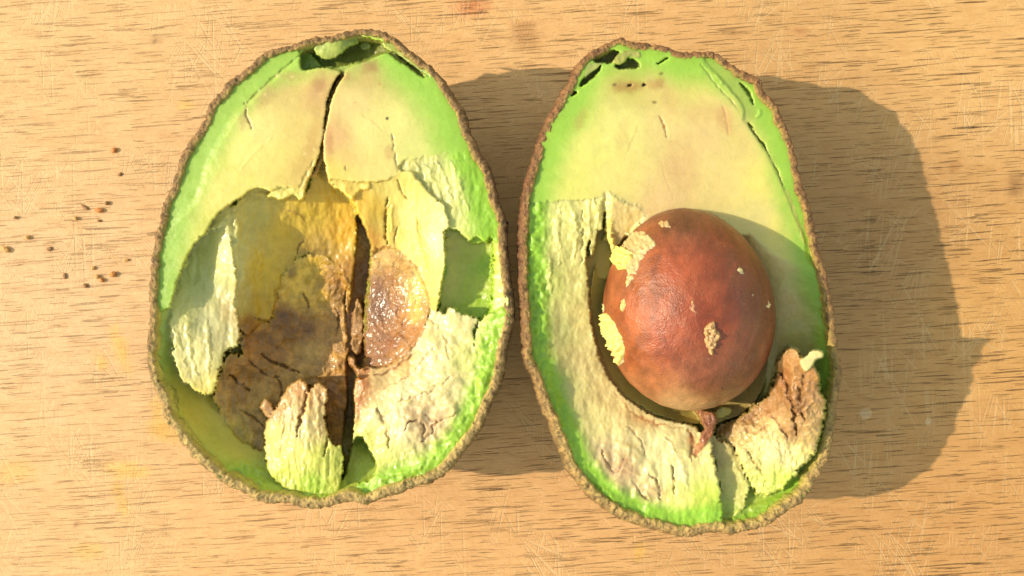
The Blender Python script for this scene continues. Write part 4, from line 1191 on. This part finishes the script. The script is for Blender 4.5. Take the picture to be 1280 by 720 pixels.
def crumb(x, y, rx, ry, rz, kind, rot, label, seed):
    nu, nv = 14, 9
    th = np.linspace(0, 2 * np.pi, nu, endpoint=False)
    ph = np.linspace(0.05, np.pi - 0.05, nv)
    T, Pp = np.meshgrid(th, ph)
    u = np.stack([np.sin(Pp) * np.cos(T), np.sin(Pp) * np.sin(T), np.cos(Pp)], -1).reshape(-1, 3)
    r = 1 + 0.5 * fbm(u[:, 0] * 1.6 + seed, u[:, 1] * 1.6 + u[:, 2] * 2.1, 3, 80 + seed)
    V = u * r[:, None] * np.array([rx, ry, rz * 0.75])
    c, s = math.cos(rot), math.sin(rot)
    V = np.stack([V[:, 0] * c - V[:, 1] * s, V[:, 0] * s + V[:, 1] * c, V[:, 2]], -1)
    V[:, 2] -= V[:, 2].min() + 0.004
    idx = np.arange(nu * nv).reshape(nv, nu)
    a, b = idx[:-1], idx[1:]
    Fc = np.stack([a, b, np.roll(b, -1, 1), np.roll(a, -1, 1)], -1).reshape(-1, 4)
    wx, wy = unproject(x, y, 0)
    o = mesh_obj('crumb', V, Fc, CR[kind])
    o.location = (wx * CM, wy * CM, -0.00006)
    o['label'] = label
    o['category'] = 'crumb'
    o['group'] = 'crumbs on the board beside the hollow half'


for i, (x, y, rx, ry, rz, k, rot) in enumerate([(125, 263, .11, .06, .05, 'o', 0), (134, 254, .06, .05, .05, 'b', .4), (143, 188, .08, .06, .05, 'o', .6), (106, 259, .12, .035, .03, 'b', -.6), (142, 343, .09, .07, .06, 'o', .3), (128, 350, .06, .06, .05, 'o', 1.0),
                                               (122, 346, .07, .05, .05, 't', 0), (117, 335, .06, .05, .04, 't', .5), (107, 357, .07, .05, .04, 'b', -.8), (95, 273, .06, .05, .05, 't', 0), (62, 311, .08, .05, .03, 'b', .5), (158, 325, .07, .04, .04, 't', .1),
                                               (8, 312, .12, .07, .06, 't', -.4), (35, 297, .07, .05, .05, 't', .5), (20, 272, .05, .04, .04, 'b', .2), (81, 345, .04, .08, .03, 'b', .1), (150, 218, .06, .04, .03, 'b', .7), (124, 276, .05, .035, .03, 'b', 0)]):
    lab = {'o': 'tiny orange-brown crumb on bare wood beside the hollow half', 'b': 'tiny dark brown crumb on bare wood beside the hollow half', 't': 'tiny tan crumb on bare wood beside the hollow half'}[k]
    lab = {0: 'oblong orange crumb lying beside two dark crumbs', 2: 'orange-brown crumb lying alone on bare wood', 3: 'long thin dark splinter of a crumb on the board',
           4: 'larger orange crumb of a cluster on the board', 5: 'smaller orange crumb of a cluster on the board', 11: 'flat tan crumb close to the hollow avocado half',
           12: 'biggest tan crumb, far out on the bare wood'}.get(i, lab)
    crumb(x, y, rx, ry, rz, k, rot, lab, i)


def drop(x, y, r, h, label):
    nu, nv = 40, 12
    rows = []
    for k in range(nv + 1):
        t = k / nv * math.pi / 2
        th = np.linspace(0, 2 * np.pi, nu, endpoint=False)
        rr = r * math.cos(t) * (1 + 0.08 * np.sin(2 * th + 1) + 0.05 * np.sin(3 * th)) if k < nv else np.full(nu, r * 0.01)
        rows.append(np.stack([rr * np.cos(th), rr * np.sin(th), np.full(nu, h * math.sin(t))], -1))
    low = rows[0].copy()
    low[:, 2] = -0.02
    rows = [low * np.array([.02, .02, 1]), low] + rows
    V = np.concatenate(rows)
    idx = np.arange(len(V)).reshape(len(rows), nu)
    a, b = idx[:-1], idx[1:]
    Fc = np.stack([a, np.roll(a, -1, 1), np.roll(b, -1, 1), b], -1).reshape(-1, 4)
    wx, wy = unproject(x, y, 0)
    o = mesh_obj('juice_drop', V, Fc, MAT_JUICE)
    o.location = (wx * CM, wy * CM, 0)
    o['label'] = label
    o['category'] = 'droplet'
    o['group'] = 'juice drops in the shadow'


drop(1082, 517, 0.15, 0.05, 'clear juice drop on the shaded board, larger of two')
drop(1160, 527, 0.09, 0.03, 'clear juice drop on the shaded board, smaller of two')
